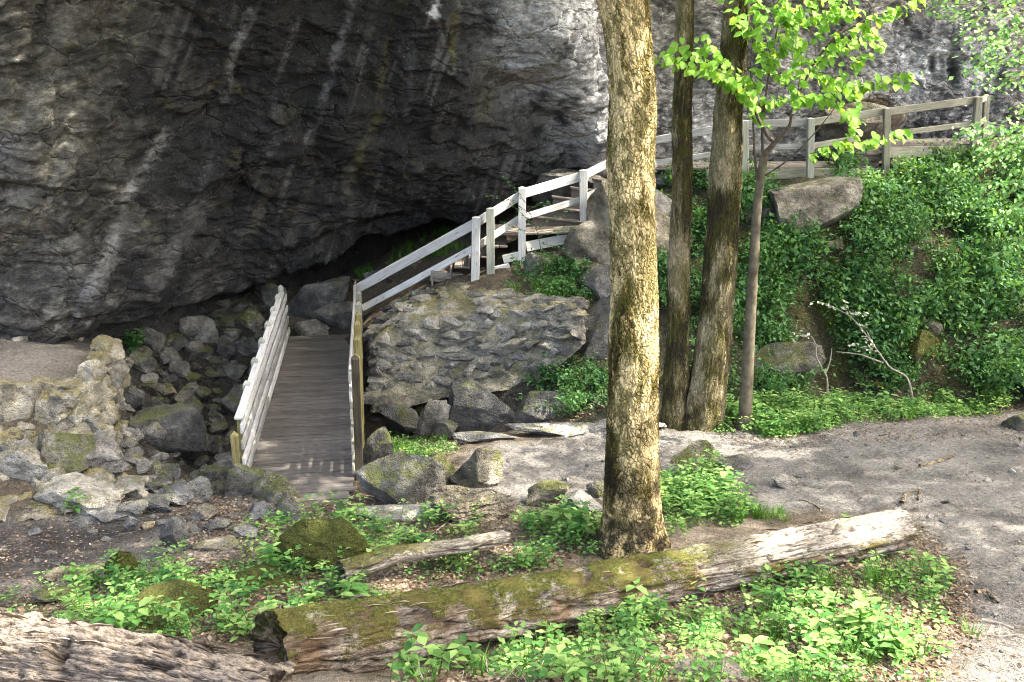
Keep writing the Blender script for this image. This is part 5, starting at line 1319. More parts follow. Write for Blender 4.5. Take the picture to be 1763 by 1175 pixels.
def spray(p, pl, Lr, n, r, droop=.75, spread=.05, tm=LT8, tint=(0, 1), wr=.8, mi=1, twig=True):
    """alternate leaves hanging along a twig"""
    c_ = resample(pts_y(pl), .03)
    if twig: p.stem(c_[::3] if len(c_) > 9 else c_, .005, .0018, 0, 4)
    T_ = np.gradient(c_, axis=0); T_ = unit(T_)
    for i in range(n):
        k = min(len(c_) - 1, int((i + r.uniform(0, 1)) / n * len(c_))); s_ = 1 if i % 2 else -1
        sd = unit(np.cross(T_[k], [0, 0, 1.0])) * s_
        ax = sd * r.uniform(.4, 1) + T_[k] * r.uniform(.2, .8) + np.array([r.normal(0, .2), r.normal(-.15, .25), -droop * r.uniform(.4, 1.4)])
        l = r.uniform(*Lr)
        nr = np.array([r.normal(0, .35), -r.uniform(.2, 1.0), r.uniform(.3, 1.0)])
        p.leaves([c_[k] + r.normal(0, spread, 3)], [ax], [nr], l, l * wr * r.uniform(.85, 1.1), mi, r.uniform(*tint), tm)
b_ = on_ground(1283, 738)
sap = empty('sapling', b_, 'slender sapling with a crown of bright lime leaves', 'tree')
Ys = float(b_[1])
stem_o, stem_c = bark_tube('trunk', [(1281, 745, Ys), (1286, 660, Ys), (1291, 560, Ys), (1298, 450, Ys), (1303, 360, Ys), (1310, 300, Ys), (1316, 268, Ys)], .1, .055, M['bark_smooth'], sap, 28, .008)
yb = Ys - .2
for k, pl in enumerate([[(1316, 268, Ys), (1332, 248, Ys - .05), (1350, 228, Ys - .1), (1362, 214, Ys - .15), (1361, 192, Ys - .15), (1372, 172, yb - .1)],
                      [(1335, 246, Ys - .05), (1322, 236, Ys - .1), (1308, 212, yb), (1296, 178, yb - .1), (1288, 158, yb - .2), (1262, 132, yb - .3), (1220, 118, yb - .4)],
                      [(1314, 275, Ys), (1312, 240, Ys), (1313, 200, Ys), (1325, 120, Ys), (1340, 40, Ys), (1350, -30, Ys)],
                      [(1306, 330, Ys), (1300, 280, Ys + .05), (1297, 220, Ys + .05), (1292, 120, Ys), (1300, 20, Ys)],
                      [(1312, 306, Ys), (1345, 285, Ys - .15), (1380, 255, Ys - .25), (1415, 215, Ys - .35), (1440, 182, Ys - .45)],
                      [(1372, 172, yb - .1), (1400, 110, yb - .1), (1440, 60, yb - .2), (1500, 30, yb - .3), (1575, 5, yb - .4)]]):
    bark_tube('branch', pl, (.045, .03, .022, .02, .014, .02)[k], .005, M['twig'], sap, 10, .002, .04, k)
r = np.random.default_rng(5)
p = Piece()
SPR = [([(1330, 90), (1300, 70), (1270, 30), (1262, 5)], 22), ([(1340, 40), (1380, 15), (1420, -15)], 20), ([(1400, 60), (1430, 30), (1480, 10)], 18), ([(1300, 180), (1262, 135), (1200, 108), (1133, 98)], 46), ([(1296, 165), (1245, 105), (1205, 60)], 26), ([(1288, 150), (1240, 130), (1190, 88), (1165, 80)], 26), ([(1365, 180), (1420, 158), (1500, 142), (1575, 132)], 52), ([(1400, 120), (1450, 62), (1520, 24), (1585, 4)], 44),
       ([(1330, 110), (1312, 40), (1300, -10)], 26), ([(1372, 170), (1382, 100), (1360, 40), (1350, -5)], 34), ([(1395, 265), (1470, 246), (1560, 228)], 30), ([(1440, 240), (1480, 222), (1470, 210)], 12), ([(1450, 120), (1490, 98), (1518, 68)], 18), ([(1340, 60), (1400, 30), (1440, 5)], 26),
       ([(1300, 190), (1330, 175), (1380, 165), (1430, 168)], 30), ([(1310, 165), (1290, 130), (1330, 90), (1380, 70)], 34), ([(1420, 90), (1460, 75), (1500, 55)], 16), ([(1330, 130), (1380, 120), (1450, 140), (1480, 170)], 32), ([(1290, 60), (1330, 20), (1350, -20)], 24), ([(1420, 20), (1450, -10)], 10), ([(1225, 115), (1260, 150), (1290, 165)], 22), ([(1290, 200), (1312, 190), (1318, 205)], 8), ([(1430, 160), (1460, 190), (1465, 200)], 10)]
for pl, n in SPR:
    y0 = yb + r.uniform(-.5, .35)
    spray(p, [(a, b, y0 - .12 * i) for i, (a, b) in enumerate(pl)], (.10, .16), int(n * 1.75), r, .85, .045, LT8, (.1, 1), .82)
V, T_, m, t = p.arr()
lo = obj('leaves', mesh_np('leaves', V - b_, T_, [M['twig'], M['leaf_lime']], True, {'tint': t}, m), sap)
# beech boughs reaching in from a tree outside the right border
bz = float(ground_z(8.6, 12.6))
bee = empty('beech_tree', (8.6, 12.6, bz), 'beech tree at the right border with fine pale-green sprays', 'tree')
bark_tube('trunk', [(8.6, 12.6, bz - .3), (8.7, 12.6, bz + 3), (8.6, 12.7, bz + 7)], .2, .1, M['bark_grey'], bee, 24, .008, .1)
p = Piece(); pw = Piece()
for pl, n in [([(1763, 22), (1690, 30), (1615, 20)], 46), ([(1770, 62), (1700, 60), (1650, 62)], 34), ([(1775, 100), (1720, 108), (1662, 122)], 40), ([(1770, 130), (1730, 138), (1690, 150)], 26), ([(1763, -4), (1650, -6), (1600, 6)], 40), ([(1780, 40), (1740, 45), (1700, 85)], 26), ([(1763, 80), (1720, 75), (1680, 95)], 22),
              ([(1770, 214), (1700, 222), (1655, 226)], 44), ([(1775, 250), (1690, 286), (1632, 300)], 50), ([(1775, 290), (1720, 330), (1670, 350)], 44), ([(1775, 340), (1740, 370), (1715, 385)], 30), ([(1775, 240), (1720, 240), (1680, 255)], 36), ([(1780, 310), (1745, 320), (1700, 320)], 36), ([(1780, 400), (1750, 420), (1735, 440)], 26), ([(1780, 180), (1760, 190), (1745, 205)], 12)]:
    y0 = 13.0 + r.uniform(-.6, .5)
    spray(p, [(a, b, y0 - .1 * i) for i, (a, b) in enumerate(pl)], (.06, .10), int(n * 2.3), r, .35, .06, LT4, (0, 1), .6)
    s0 = at_y(*pl[0], y0); tr_ = np.array([8.6, 12.6, max(s0[2] + .4, bz + 1.5)])
    pw.stem(resample([tr_, (tr_ + s0) / 2 + [0, 0, .15], s0], .3), .02, .006, 0, 5)
V, T_, m, t = p.arr(); o0 = np.array(bee.location)
obj('leaves', mesh_np('leaves', V - o0, T_, [M['twig'], M['leaf_pale']], True, {'tint': t}, m), bee)
V, T_, m, t = pw.arr(); obj('boughs', mesh_np('boughs', V - o0, T_, [M['twig']], True), bee)
# feathery seedling by the stairs
sd_b = on_ground(932, 525); fe = empty('seedling', sd_b, 'thin feathery seedling growing in front of the stair landing', 'plant')
Yf = 17.9
bark_tube('stem', [(932, 520, Yf), (934, 470, Yf), (930, 420, Yf), (922, 390, Yf), (905, 350, Yf)], .012, .004, M['twig'], fe, 6, 0, .05)
p = Piece()
for pl in [[(905, 350), (880, 318), (868, 306)], [(915, 370), (880, 345), (835, 335)], [(922, 390), (900, 370), (880, 352)], [(925, 400), (960, 395), (985, 392)], [(925, 395), (950, 375), (980, 365)], [(922, 400), (890, 395), (865, 382)], [(930, 420), (960, 425), (985, 440)], [(912, 360), (925, 352), (945, 350)], [(928, 410), (945, 400), (970, 398)], [(930, 430), (955, 440), (975, 450)]]:
    spray(p, [(a, b, Yf) for a, b in pl], (.05, .075), 34, r, .15, .02, LT4, (.1, .8), .42)
V, T_, m, t = p.arr(); obj('leaves', mesh_np('leaves', V - sd_b, T_, [M['twig'], M['leaf_shade']], True, {'tint': t}, m), fe)
# two pale bare saplings on the slope
for lab, stems, sprs in [('bare pale forked sapling in front of the dark gully', [[(1425, 690), (1424, 650), (1416, 636), (1404, 612), (1406, 596), (1398, 580)], [(1422, 642), (1430, 620), (1432, 600)]], [[(1398, 580), (1385, 576), (1372, 574)]]),
                         ('leaning pale sapling with whitish leaves on the right slope', [[(1572, 690), (1566, 660), (1560, 647), (1532, 634), (1512, 606), (1486, 570), (1466, 546), (1438, 530)], [(1520, 625), (1480, 610), (1440, 606)], [(1500, 588), (1492, 570)]],
                          [[(1438, 530), (1420, 522), (1405, 520)], [(1466, 546), (1460, 530), (1450, 515)], [(1490, 575), (1480, 560), (1495, 562)], [(1512, 606), (1480, 598), (1455, 594)], [(1500, 600), (1505, 590), (1490, 584)], [(1460, 540), (1475, 538), (1490, 542)]])]:
    yq = float(on_ground(*stems[0][0])[1]) - .1
    rt = empty('sapling', at_y(*stems[0][0], yq), lab, 'tree')
    p = Piece()
    for i, s_ in enumerate(stems): bark_tube('stem', [(a, b, yq) for a, b in s_], .02 - .006 * min(i, 1), .006, M['dead_twig'], rt, 7, 0, .04)
    for s_ in sprs: spray(p, [(a, b, yq - .05) for a, b in s_], (.07, .11), 11, r, .2, .03, LT4, (.2, 1), .5)
    V, T_, m, t = p.arr(); obj('leaves', mesh_np('leaves', V - np.array(rt.location), T_, [M['dead_twig'], M['leaf_white']], True, {'tint': t}, m), rt)

# ---------------------------------------------------------------- fallen logs
def log_obj(name, label, pl, r0, r1, mat, seed, amp, bare_fn, nseg=120, step=.02, jag=.05, moss_top=.5):
    rows = [(*at_y(a, b, c), 0) for a, b, c in pl]
    c_ = resample(np.array(rows), step)[:, :3]; n = len(c_)
    R_ = np.linspace(r0, r1, n) * (1 + .1 * fbm(np.stack([np.linspace(0, 9, n), np.zeros(n), np.zeros(n)], 1), 3, seed))
    tl = np.linspace(0, 1, n)
    def disp(cyl, R, th):
        u = cyl * np.array([9, 9, .9]); f = ridge(u + .4 * fbm(cyl * 1.5, 2, seed)[:, None], 4, seed, .55)
        hol = sstep(.28, .42, fbm(cyl * np.array([3.2, 3.2, 1.6]) + 3, 3, seed + 4))
        disp.hol = hol
        g1, g2, gi = worley(cyl * np.array([13, 13, 1.3]) + .5 * fbm(cyl * 2.5, 2, seed + 1)[:, None], seed + 5)
        disp.fis = (1 - sstep(0, .13, g2 - g1)) * sstep(-.25, .1, fbm(cyl * np.array([3, 3, 1]) + 7, 2, seed + 7))
        slab = np.floor(fbm(cyl * np.array([5, 5, .5]) + 11, 3, seed + 8) * 6) / 6
        return amp * (f - .6) * 1.4 + amp * slab * 1.3 - amp * 2.2 * hol - .022 * disp.fis + amp * .5 * (gi - .5) + amp * .6 * fbm(cyl * 9, 3, seed + 6)
    V, Q, U, Vv, th, cyl, rad = tube(c_, R_, nseg, disp)
    V = V.reshape(n, nseg, 3)
    T_ = unit(np.gradient(c_, axis=0))
    jg = jag * fbm(np.stack([np.cos(th[:nseg]) * 3, np.sin(th[:nseg]) * 3, np.zeros(nseg)], 1), 3, seed + 2) * 2.2
    for k in range(8):                               # ragged ends
        w = (8 - k) / 8
        V[k] += T_[0] * (jg * w)[:, None]; V[-1 - k] -= T_[-1] * (jg * w)[:, None]
    caps, extra = [], []
    base = n * nseg
    for e, (row, sgn) in enumerate(((0, 1), (n - 1, -1))):
        ring = V[row]; ce = ring.mean(0)
        for q, (s_, dpt) in enumerate(((.75, .06), (.4, .1), (.02, .13))):
            extra.append(ce + (ring - ce) * s_ + T_[row] * sgn * (dpt + .02 * RNG.normal(size=(nseg, 1))))
    Vall = np.concatenate([V.reshape(-1, 3)] + extra)
    def strip(a, b, flip):
        i = np.arange(nseg); j = np.roll(i, -1)
        q_ = np.stack([a + i, a + j, b + j, b + i], 1); return q_[:, ::-1] if not flip else q_
    fs = [Q]
    fs += [strip(0, base, False), strip(base, base + nseg, False), strip(base + nseg, base + 2 * nseg, False)]
    e1 = base + 3 * nseg
    fs += [strip((n - 1) * nseg, e1, True), strip(e1, e1 + nseg, True), strip(e1 + nseg, e1 + 2 * nseg, True)]
    nz = rad[:, 2]; ne = len(Vall) - base
    tt = np.repeat(tl, nseg)
    bare = np.clip(bare_fn(tt, nz) + .5 * fbm(cyl * np.array([4, 4, 1.2]) + 20, 4, seed + 30), 0, 1)
    patch = np.clip(nz * moss_top - disp.hol * .8, -1, 1)
    pad = lambda a, v: np.concatenate([a, np.full(ne, v)])
    rt = empty(name, (c_[n // 2][0], c_[n // 2][1], float(ground_z(c_[n // 2][0], c_[n // 2][1]))), label, 'log')
    at = {'bark': np.stack([pad(U, 0), pad(Vv, .3), pad(0 * U, 0)], 1), 'patch': pad(patch, .25), 'crack': pad(bare, .0), 'fissure': pad(np.clip(disp.fis + disp.hol * .7, 0, 1), .25)}
    obj('stem', mesh_np(name, Vall - np.array(rt.location), fs, [mat], True, at), rt)
    return rt, c_, R_
log1, lc1, lr1 = log_obj('fallen_log', 'long mossy fallen log lying across the foreground', [(462, 1118, 6.25), (700, 1078, 7.0), (1000, 1024, 7.95), (1300, 962, 8.85), (1552, 912, 9.6)], .275, .21, M['log'], 4, .035,
                         lambda t, nz: sstep(.5, .75, t) * sstep(-.1, .45, nz) * 1.2 + .55 * sstep(.02, .06, t) * (1 - sstep(.12, .2, t)) * sstep(.3, -.2, nz) - .3, 150)
log2, lc2, lr2 = log_obj('fallen_log', 'shredded pale rotten log in the bottom left corner', [(-160, 1120, 6.0), (60, 1146, 5.75), (260, 1172, 5.5), (480, 1222, 5.2)], .31, .24, M['log_grey'], 14, .06, lambda t, nz: sstep(-.4, .2, nz) * 1.1 + .1, 150)
log3, lc3, lr3 = log_obj('fallen_log', 'short thin mossy log behind the long one', [(585, 985, 8.3), (680, 955, 8.7), (800, 940, 9.0), (870, 925, 9.3)], .10, .075, M['log'], 24, .015, lambda t, nz: sstep(.35, .7, t) * .8 + 0 * nz, 50, .025, .03)
# splinters and bark shards on the logs
def shards(root, c_, R_, n, mat, seed, t0, t1, top=(.2, 1.3), L=(.08, .28)):
    r = np.random.default_rng(seed); p = Piece()
    T_ = unit(np.gradient(c_, axis=0))
    for _ in range(n):
        k = int(r.uniform(t0, t1) * (len(c_) - 1)); a = r.uniform(*top) * r.choice([-1, 1])
        side = unit(np.cross(T_[k], [0, 0, 1.0])); nr = side * math.sin(a) + np.array([0, 0, 1]) * math.cos(a)
        q = c_[k] + nr * (R_[k] * 1.0); l = r.uniform(*L)
        p.leaves([q - T_[k] * l / 2], [T_[k] * r.choice([-1, 1]) + nr * r.uniform(0, .25) + side * r.normal(0, .12)], [nr], l, r.uniform(.005, .014), 0, r.uniform(.0, .8), LT4)
    V, t_, m, tn = p.arr()
    o = obj('splinters', mesh_np('splinters', V - np.array(root.location), t_, [mat], True, {'tint': tn}), root); o['kind'] = 'stuff'
t_s = mat_leaf('wood_splinter', (.1, .07, .045), (.3, .245, .19), (.5, .43, .35), .02, None, .9, .1)
shards(log2, lc2, lr2, 260, t_s, 3, .12, .95)
shards(log1, lc1, lr1, 90, t_s, 4, .45, .99)
shards(log1, lc1, lr1, 40, t_s, 6, .05, .3)
# sticks, roots and dead branches
for i, (pl, r0, lab, nm, cat) in enumerate([
    ([(1580, 508, 0), (1620, 540, 0), (1656, 576, 0)], .02, 'pale dead branch lying on the right slope', 'dead_branch', 'branch'),
    ([(770, 900, 0), (715, 945, 0), (668, 988, 0)], .009, 'thin pale stick leaning among herbs behind the log', 'stick', 'stick'),
    ([(585, 975, 0), (630, 945, 0), (655, 935, 0)], .03, 'dark broken branch at the end of the thin mossy log', 'dead_branch', 'branch'),
    ([(945, 872, 0), (1000, 872, 0)], .022, 'short rotten stick on the path edge left of the thick trunk', 'stick', 'stick'),
    ([(1376, 862, 0), (1400, 868, 0), (1415, 880, 0), (1405, 888, 0)], .016, 'curved exposed root in the path behind the log', 'exposed_root', 'root'),
    ([(1552, 868, 0), (1560, 852, 0), (1585, 846, 0), (1580, 862, 0)], .028, 'forked exposed root in the middle of the path', 'exposed_root', 'root'),
    ([(1583, 805, 0), (1605, 800, 0), (1645, 786, 0)], .03, 'long exposed root near the far path edge', 'exposed_root', 'root'),
    ([(1540, 805, 0), (1562, 812, 0)], .022, 'short dark exposed root left of the long one', 'exposed_root', 'root'),
    ([(1680, 1022, 0), (1700, 1020, 0), (1718, 1040, 0)], .025, 'brown exposed root at the right edge of the path', 'exposed_root', 'root'),
    ([(1690, 1070, 0), (1720, 1075, 0), (1745, 1085, 0)], .02, 'pale exposed root below the grass tuft on the path', 'exposed_root', 'root')]):
    g = [on_ground(a, b) + np.array([0, 0, r0 * .5]) for a, b, _ in pl]
    c_ = resample(np.array(g), .03)
    V, Q, U, Vv, th, cyl, rad = tube(c_, np.linspace(r0, r0 * .5, len(c_)), 9, lambda cy_, R, t: .15 * R * fbm(cy_ * 12, 2, 3))
    o = obj(nm, mesh_np(nm, V - c_[0], Q, [M['dead_twig'] if i in (0, 1, 9) else M['bark_grey']], True, {'bark': np.stack([U, Vv, 0 * U], 1), 'patch': 0 * U, 'crack': 0 * U}), None, None, c_[0])
    tag(o, lab, cat)

# ---------------------------------------------------------------- green growth
ML = [M['stem'], M['leaf_herb']]; MS = [M['stem'], M['leaf_shade']]; MG = [M['stem'], M['leaf_grass']]
def spots(poly, n, sc, kmax, lift=0.0, avoid=None, thr=0.0, drop=.8):
    xs = [q[0] for q in poly]; ys = [q[1] for q in poly]; out = []
    tries = 0
    while len(out) < n and tries < n * 20:
        tries += 1
        px, py = random.uniform(min(xs), max(xs)), random.uniform(min(ys), max(ys))
        if not poly_mask(px, py, poly): continue
        if avoid is not None and any(poly_mask(px, py, a) for a in avoid): continue
        g = on_ground(px, py); cl = math.sin(g[0] * 3.1 + 1.3 * math.sin(g[1] * 2.3)) + math.sin(g[1] * 3.7 + 1.7 * math.sin(g[0] * 1.9 + 1))
        if cl < thr and random.random() < drop: continue
        out.append((g, random.uniform(*sc), random.uniform(0, 6.28), random.randrange(kmax)))
    return out
broad = [herb_broad(s, 1 + s % 3, (.1, .26), (.045, .085)) for s in range(8)] + [herb_broad(20, 4)]
low = [herb_low(s) for s in range(5)]
grass = [herb_grass(s, 30) for s in range(4)]
fern = [herb_fern(s) for s in range(2)]
Zf1 = [(-20, 1050), (130, 1005), (240, 990), (300, 955), (420, 980), (560, 1040), (600, 1070), (430, 1110), (280, 1095), (100, 1075)]
Zf2 = [(425, 905), (520, 880), (600, 885), (740, 900), (880, 895), (1040, 890), (1060, 955), (900, 985), (760, 1010), (640, 1050), (560, 1040), (430, 965)]
Zf3 = [(1135, 825), (1230, 808), (1310, 870), (1270, 900), (1140, 925)]
Zf4 = [(640, 1190), (900, 1125), (1040, 1055), (1250, 1000), (1560, 945), (1630, 1010), (1610, 1190)]
Zf5 = [(1240, 748), (1232, 705), (1300, 692), (1500, 695), (1735, 690), (1735, 716), (1480, 728), (1330, 755)]
Zs = [(1060, 330), (1250, 312), (1380, 325), (1500, 305), (1763, 270), (1800, 270), (1800, 690), (1440, 690), (1430, 560), (1385, 560), (1390, 680), (1250, 690), (1200, 640), (1140, 520)]
GAP = [[(1335, 320), (1475, 320), (1475, 392), (1335, 392)], [(1385, 570), (1435, 570), (1440, 690), (1380, 690)], [(1620, 660), (1763, 690), (1763, 720), (1640, 700)]]
Zw = [(870, 500), (900, 465), (960, 450), (1030, 470), (1030, 520), (960, 522)]
Zw2 = [(900, 690), (945, 620), (1045, 640), (1045, 710), (960, 720)]
Zw3 = [(640, 780), (660, 745), (700, 750), (790, 765), (770, 785), (690, 800)]
fore = spots(Zf1, 105, (.7, 1.3), 9, thr=-.2) + spots(Zf2, 135, (.7, 1.3), 9) + spots(Zf3, 90, (.9, 1.4), 9) + spots(Zf4, 230, (.6, 1.3), 9) + spots(Zf5, 200, (.7, 1.4), 9)
place_many('ground_herbs', broad, fore, ML, 'bright leafy herbs spread over the forest floor')
lows = spots(Zf1, 120, (.7, 1.3), 5, thr=-.2) + spots(Zf2, 120, (.7, 1.3), 5) + spots(Zf3, 100, (.8, 1.5), 5) + spots(Zf4, 190, (.6, 1.2), 5) + spots(Zf5, 420, (.8, 1.6), 5) + spots(Zw3, 90, (.6, 1.2), 5)
place_many('low_ground_cover', low, lows, ML, 'small-leaved ground cover between the herbs')
grs = spots(Zf4, 60, (.5, .9), 4) + spots(Zw, 26, (.7, 1.2), 4) + spots(Zw3, 12, (.5, .8), 4) + spots(Zf5, 30, (.6, 1), 4) + spots([(690, 430), (720, 395), (800, 385), (800, 430), (640, 475), (600, 480)], 60, (.7, 1.2), 4) + spots([(1250, 900), (1340, 870), (1350, 900)], 10, (.5, .8), 4)
place_many('wild_grass', grass, grs, MG, 'thin grass growing in scattered patches')
shr = [shrub_piece(s, 80, .4, .55, (.05, .09) if s % 2 else (.08, .14)) for s in range(6)]
sl = spots(Zs, 560, (.5, 1.25), 6, avoid=GAP, thr=.25, drop=.92) + spots(Zw, 30, (.4, .7), 5) + spots(Zw2, 34, (.4, .8), 5)
sb = spots([(1430, 300), (1763, 270), (1800, 500), (1650, 500), (1500, 420)], 170, (.6, 1.2), 6, thr=-.2)
place_many('bright_undergrowth', shr, sb, [M['stem'], M['leaf_mid']], 'lighter green bushes high on the right slope')
place_many('slope_undergrowth', shr, sl, MS, 'dense green undergrowth covering the right slope')
sl2 = spots(Zs, 1200, (.9, 2.0), 5, avoid=GAP, thr=-.35) + spots(Zw2, 80, (.9, 1.6), 5) + spots(Zw, 60, (.9, 1.5), 5)
place_many('slope_ground_cover', low, sl2, MS, 'low ivy-like ground cover on the right slope')
# plants one can pick out
def plant(name, label, cat, piece, px, py, sc, mats, rz=0.0, group=None, Y=None):
    g = on_ground(px, py) if Y is None else at_y(px, py, Y)
    return tag(obj(name, piece.mesh(name, mats), None, None, g, (0, 0, rz), sc), label, cat, group)
big = lambda s, st=5, h=(.2, .42), L=(.11, .19): herb_broad(s, st, h, L, LT8, .6)
for i, (px, py, sc, lab) in enumerate([
    (700, 1165, .8, 'tall leafy plant rising in front of the log at the bottom edge'), (800, 1150, .7, 'round-leaved plant in front of the middle of the log'), (1095, 1075, 1.0, 'bushy broad-leaved plant leaning on the log front'), (1130, 1050, .8, 'smaller broad-leaved plant right of the bushy one'),
    (990, 930, 1.25, 'large-leaved clump left of the thick trunk base'), (955, 915, 1.1, 'large-leaved plant farther left of the thick trunk'), (1400, 1130, 1.0, 'sunlit large-leaved plant near the bottom border'), (1480, 1095, 1.1, 'tallest sunlit plant in the front right herbs'), (1540, 1140, 1.0, 'sunlit plant nearest the bare path at the bottom'),
    (1420, 1060, .9, 'pale sunlit plant behind the front right herbs'), (1330, 1165, .9, 'bright plant at the bottom border right of the stump rock'), (1480, 945, .9, 'leafy plant climbing the right end of the log'), (1420, 960, .9, 'leafy plant against the bare pale part of the log'), (1545, 940, .8, 'leafy plant at the sawn right end of the log'),
    (1250, 1010, .8, 'leafy plant against the log front left of the bare wood'), (1180, 1030, .75, 'small leafy plant where moss ends on the log front'), (1385, 975, .8, 'leafy plant just left of the one on the bare wood'), (1350, 985, .8, 'low leafy plant along the log front right of middle'), (620, 1050, .9, 'upright plant between the moss boulder and the log'), (505, 960, 1.0, 'bright plant left of the moss-covered boulder'), (455, 985, .9, 'leafy plant at the left edge of the moss boulder herbs'), (600, 905, .8, 'plant with upturned leaves beside the near deck end'),
    (215, 1105, 1.0, 'single large-leaved plant above the shredded log'), (130, 885, .8, 'small plant growing on the foot of the retaining wall'), (1200, 870, 1.1, 'tall leafy clump right of the thick trunk base'), (1240, 860, 1.0, 'leafy clump at the path edge right of the thick trunk'), (1265, 725, 1.3, 'large-leaved plant at the foot of the slender sapling'), (1300, 735, 1.1, 'leafy plant right of the slender sapling base'),
    (1440, 715, 1.0, 'broad-leaved plant at the path edge below the gully'), (1620, 705, 1.0, 'broad-leaved plant at the path edge below the mossy knob'), (1510, 712, 1.0, 'leafy plant in the middle of the path edge strip')]):
    plant('broadleaf_plant', lab, 'plant', big(400 + i, 3 + i % 3), px, py, sc * .85, ML, i * 1.3)
plant('broadleaf_plant', 'bright green plant growing in the creek rubble', 'plant', herb_broad(450, 16, (.25, .5), (.1, .16), LT8, .7), 232, 612, 1.0, MS)
for i, (px, py, sc, n, lab) in enumerate([(1515, 1005, 1.0, 90, 'thick dark grass tuft right of the log front'), (1600, 1003, .8, 50, 'grass tuft at the path edge beyond the log end'), (1672, 1095, .6, 50, 'small isolated grass tuft on the path'), (1325, 895, .7, 40, 'thin grass tuft between the log and the path'), (1570, 925, .6, 14, 'few grass blades at the right end of the log')]):
    plant('grass_tuft', lab, 'grass', herb_grass(500 + i, n, (.18, .36), .12), px, py, sc, MG)
for i, (px, py, sc, lab) in enumerate([(140, 1060, 1.2, 'fern clump at the left border'), (230, 1010, .9, 'fern behind the leftmost fern clump'), (330, 1045, .8, 'fern among the herbs left of the flat mossy rock'), (1220, 1110, .8, 'fern in the front herbs below the log'), (480, 900, .7, 'small fern left of the moss boulder'), (950, 655, 1.0, 'fern below the right end of the stone wall'), (1360, 690, .8, 'fern at the mouth of the dark gully')]):
    plant('fern', lab, 'fern', herb_fern(520 + i, 9), px, py, sc, ML if i < 5 else MS, i)
for i, (px, py, rad, h, n, lab) in enumerate([(1500, 470, 1.0, 1.2, 900, 'big rounded green shrub in the middle of the right slope'), (1560, 430, .8, .9, 600, 'green shrub above and right of the big rounded one'), (1690, 690, .8, .95, 800, 'dense shrub at the foot of the right slope'), (1750, 640, .6, .8, 400, 'shrub at the right border beside the dense one'), (1330, 480, .7, .8, 450, 'leafy shrub right of the slender trunk'),
        (1180, 420, .5, .6, 260, 'leafy shrub showing between the brown trunks'), (990, 480, .32, .38, 220, 'dark green bush below the brown boulder'), (1620, 350, .7, .7, 450, 'shrub below the right end of the boardwalk'), (1450, 560, .6, .6, 360, 'shrub above the leaning pale sapling'), (1340, 600, .5, .6, 320, 'shrub beside the dark gully'), (1580, 560, .6, .6, 380, 'shrub below the dead branch on the slope'), (1230, 330, .5, .45, 260, 'low shrub under the rail by the brown trunk'), (1490, 345, .6, .5, 380, 'leafy shrub at the boardwalk post')]):
    q = shrub_piece(600 + i, n, rad, h, (.055, .11), 16)
    plant('shrub', lab, 'shrub', q, px, py, 1.0, MS, i)
# ---------------------------------------------------------------- leaf litter and twigs
def litter(n, poly, L, seed, lift=.006):
    P = []
    xs = [q[0] for q in poly]; ys = [q[1] for q in poly]; r = np.random.default_rng(seed)
    while len(P) < n:
        px, py = r.uniform(min(xs), max(xs)), r.uniform(min(ys), max(ys))
        if poly_mask(px, py, poly):
            g = on_ground(px, py); k = 5
            q = g + np.stack([r.normal(0, .12, k), r.normal(0, .16, k), np.zeros(k)], 1); q[:, 2] = ground_z(q[:, 0], q[:, 1]) + lift + r.uniform(0, .015, k)
            P.extend(q)
    P = np.array(P[:n]); a = r.uniform(0, 6.28, n); l = r.uniform(*L, n)
    ax = np.stack([np.cos(a), np.sin(a), r.normal(0, .25, n)], 1); nr = np.stack([r.normal(0, .35, n), r.normal(0, .35, n), np.ones(n)], 1)
    return P, ax, nr, l, r.uniform(0, 1, n) ** 1.2
pl_ = Piece()
for n, poly, L in [(11000, Zf4, (.025, .07)), (6500, Zf2, (.025, .065)), (5000, Zf1, (.025, .065)), (2500, Z_LEFT, (.02, .05)), (1600, [(280, 870), (420, 850), (500, 890), (470, 930), (330, 935)], (.03, .06)), (2600, Zs, (.04, .09)), (900, Zw2, (.04, .08)), (600, Zw, (.04, .08)), (2600, Z_PATH, (.015, .04)), (2400, [(1480, 715), (1763, 705), (1763, 760), (1500, 760), (1300, 775), (1250, 755)], (.02, .05)), (1800, [(1560, 900), (1640, 960), (1660, 1100), (1600, 1100), (1590, 960)], (.02, .06)), (700, [(610, 800), (640, 870), (760, 860), (740, 890), (640, 905), (600, 860)], (.025, .05)), (500, [(640, 760), (790, 760), (760, 800), (660, 800)], (.03, .06)), (1200, [(1250, 970), (1560, 950), (1620, 1020), (1400, 1060)], (.03, .07))]:
    P, ax, nr, l, tn = litter(n, poly, L, n)
    pl_.leaves(P, ax, nr, l, l * .55, 0, tn, LT4)
V, T_, m, t = pl_.arr()
tag(obj('leaf_litter', mesh_np('leaf_litter', V, T_, [M['leaf_dead']], True, {'tint': t})), 'brown fallen leaves strewn over the ground', None, None, 'stuff')
pt = Piece()
for n, poly in [(260, Zf4), (160, Zf2), (140, Zf1), (420, Z_PATH), (120, Zs), (60, Z_LEFT)]:
    P, ax, nr, l, tn = litter(n, poly, (.08, .3), n + 7)
    for q, a, ll in zip(P, ax, l):
        a = a * np.array([1, 1, .25]); pt.stem([q + [0, 0, .004], q + a * ll * .5 + RNG.normal(0, .01, 3) + [0, 0, .004], q + a * ll], .004, .002, 0, 3)
V, T_, m, t = pt.arr()
tag(obj('fallen_twigs', mesh_np('fallen_twigs', V, T_, [M['dead_twig']], True)), 'thin dry twigs scattered on the ground', None, None, 'stuff')

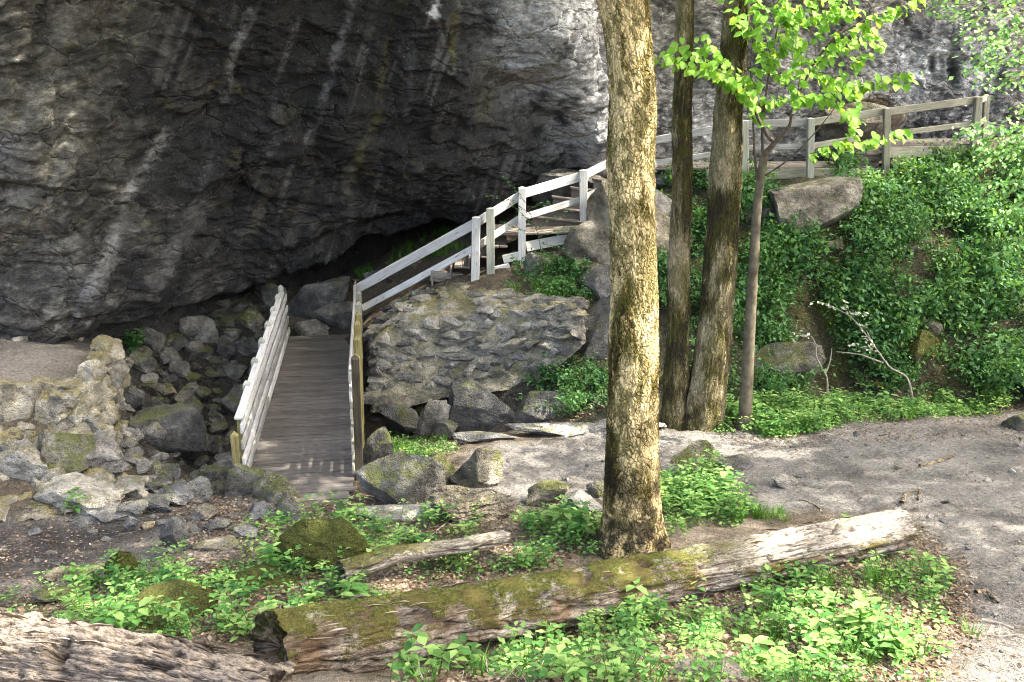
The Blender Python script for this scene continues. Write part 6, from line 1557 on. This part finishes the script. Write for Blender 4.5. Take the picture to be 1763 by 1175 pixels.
# ---------------------------------------------------------------- labels: single out the extremes of each look-alike set
LAND = {'stones on the left bank': [(120, 930, 'the dark mud'), (150, 900, 'the retaining wall foot'), (395, 860, 'the kerb crest'), (490, 900, 'the deck'), (206, 985, 'the upright mossed rock'), (300, 930, 'the eroded pale rock'), (380, 945, 'the broad flat rock')],
        'mossy rocks on the right slope': [(1400, 370, 'the wide brown boulder'), (1290, 550, 'the slender sapling'), (1405, 620, 'the dark gully'), (1530, 620, 'the leaning pale sapling'), (1620, 540, 'the dead branch'), (1640, 320, 'the boardwalk end'), (1120, 450, 'the thick trunk'), (1740, 450, 'the right border'), (1500, 440, 'the big rounded shrub')],
        'rocks beside the stairs': [(640, 520, 'the last bridge post'), (800, 490, 'the first stair posts'), (720, 540, 'the wall top'), (690, 490, 'the lower rail')],
        'rocks of the creek rubble': [(232, 600, 'the green plant'), (280, 760, 'the wet slab'), (345, 570, 'the two-humped rock'), (440, 690, 'the rail posts'), (456, 510, 'the pointed olive rock'), (428, 605, 'the flat-topped rock'), (210, 690, 'the wall corner')],
        'rocks tumbled beside the retaining wall': [(220, 720, 'the wall corner'), (280, 770, 'the wet slab'), (290, 845, 'the kerb'), (235, 850, 'the wall foot')],
        'rocks in the hollow': [(745, 730, 'the leaning slab'), (832, 700, 'the big dark rock'), (650, 740, 'the bridge'), (880, 745, 'the pale ledge')],
        'rocks under the overhang': [(545, 500, 'the long grey boulder'), (740, 420, 'the grass'), (640, 460, 'the bridge end')],
        'pebbles on the path': [(1200, 790, 'the olive flat rock'), (1560, 860, 'the forked root'), (1400, 860, 'the curved root'), (1620, 795, 'the long root'), (1690, 1000, 'the right border'), (1600, 900, 'the log end')]}
for o in list(bpy.data.objects):
    if o.parent is None and o.get('group') in LAND and o.get('label'):
        qx, qy, _ = proj(np.array(o.location))
        o['label'] += ' near ' + min(LAND[o['group']], key=lambda l: (l[0] - qx) ** 2 + (l[1] - qy) ** 2)[2]
_sets = {}
for o in bpy.data.objects:
    if o.parent is None and o.get('label') and o.get('group'): _sets.setdefault(o['label'], []).append(o)
for lab, L_ in _sets.items():
    if len(L_) < 3: continue
    q = {o.name: proj(np.array(o.location)) for o in L_}; left_ = list(L_)
    for word, key in (('largest', lambda o: -o.scale[0] * o.scale[2]), ('leftmost', lambda o: float(q[o.name][0])), ('rightmost', lambda o: -float(q[o.name][0])), ('nearest', lambda o: float(q[o.name][2])), ('farthest', lambda o: -float(q[o.name][2]))):
        if len(left_) < 2: break
        o = min(left_, key=key); left_.remove(o); o['label'] = word + ' ' + lab
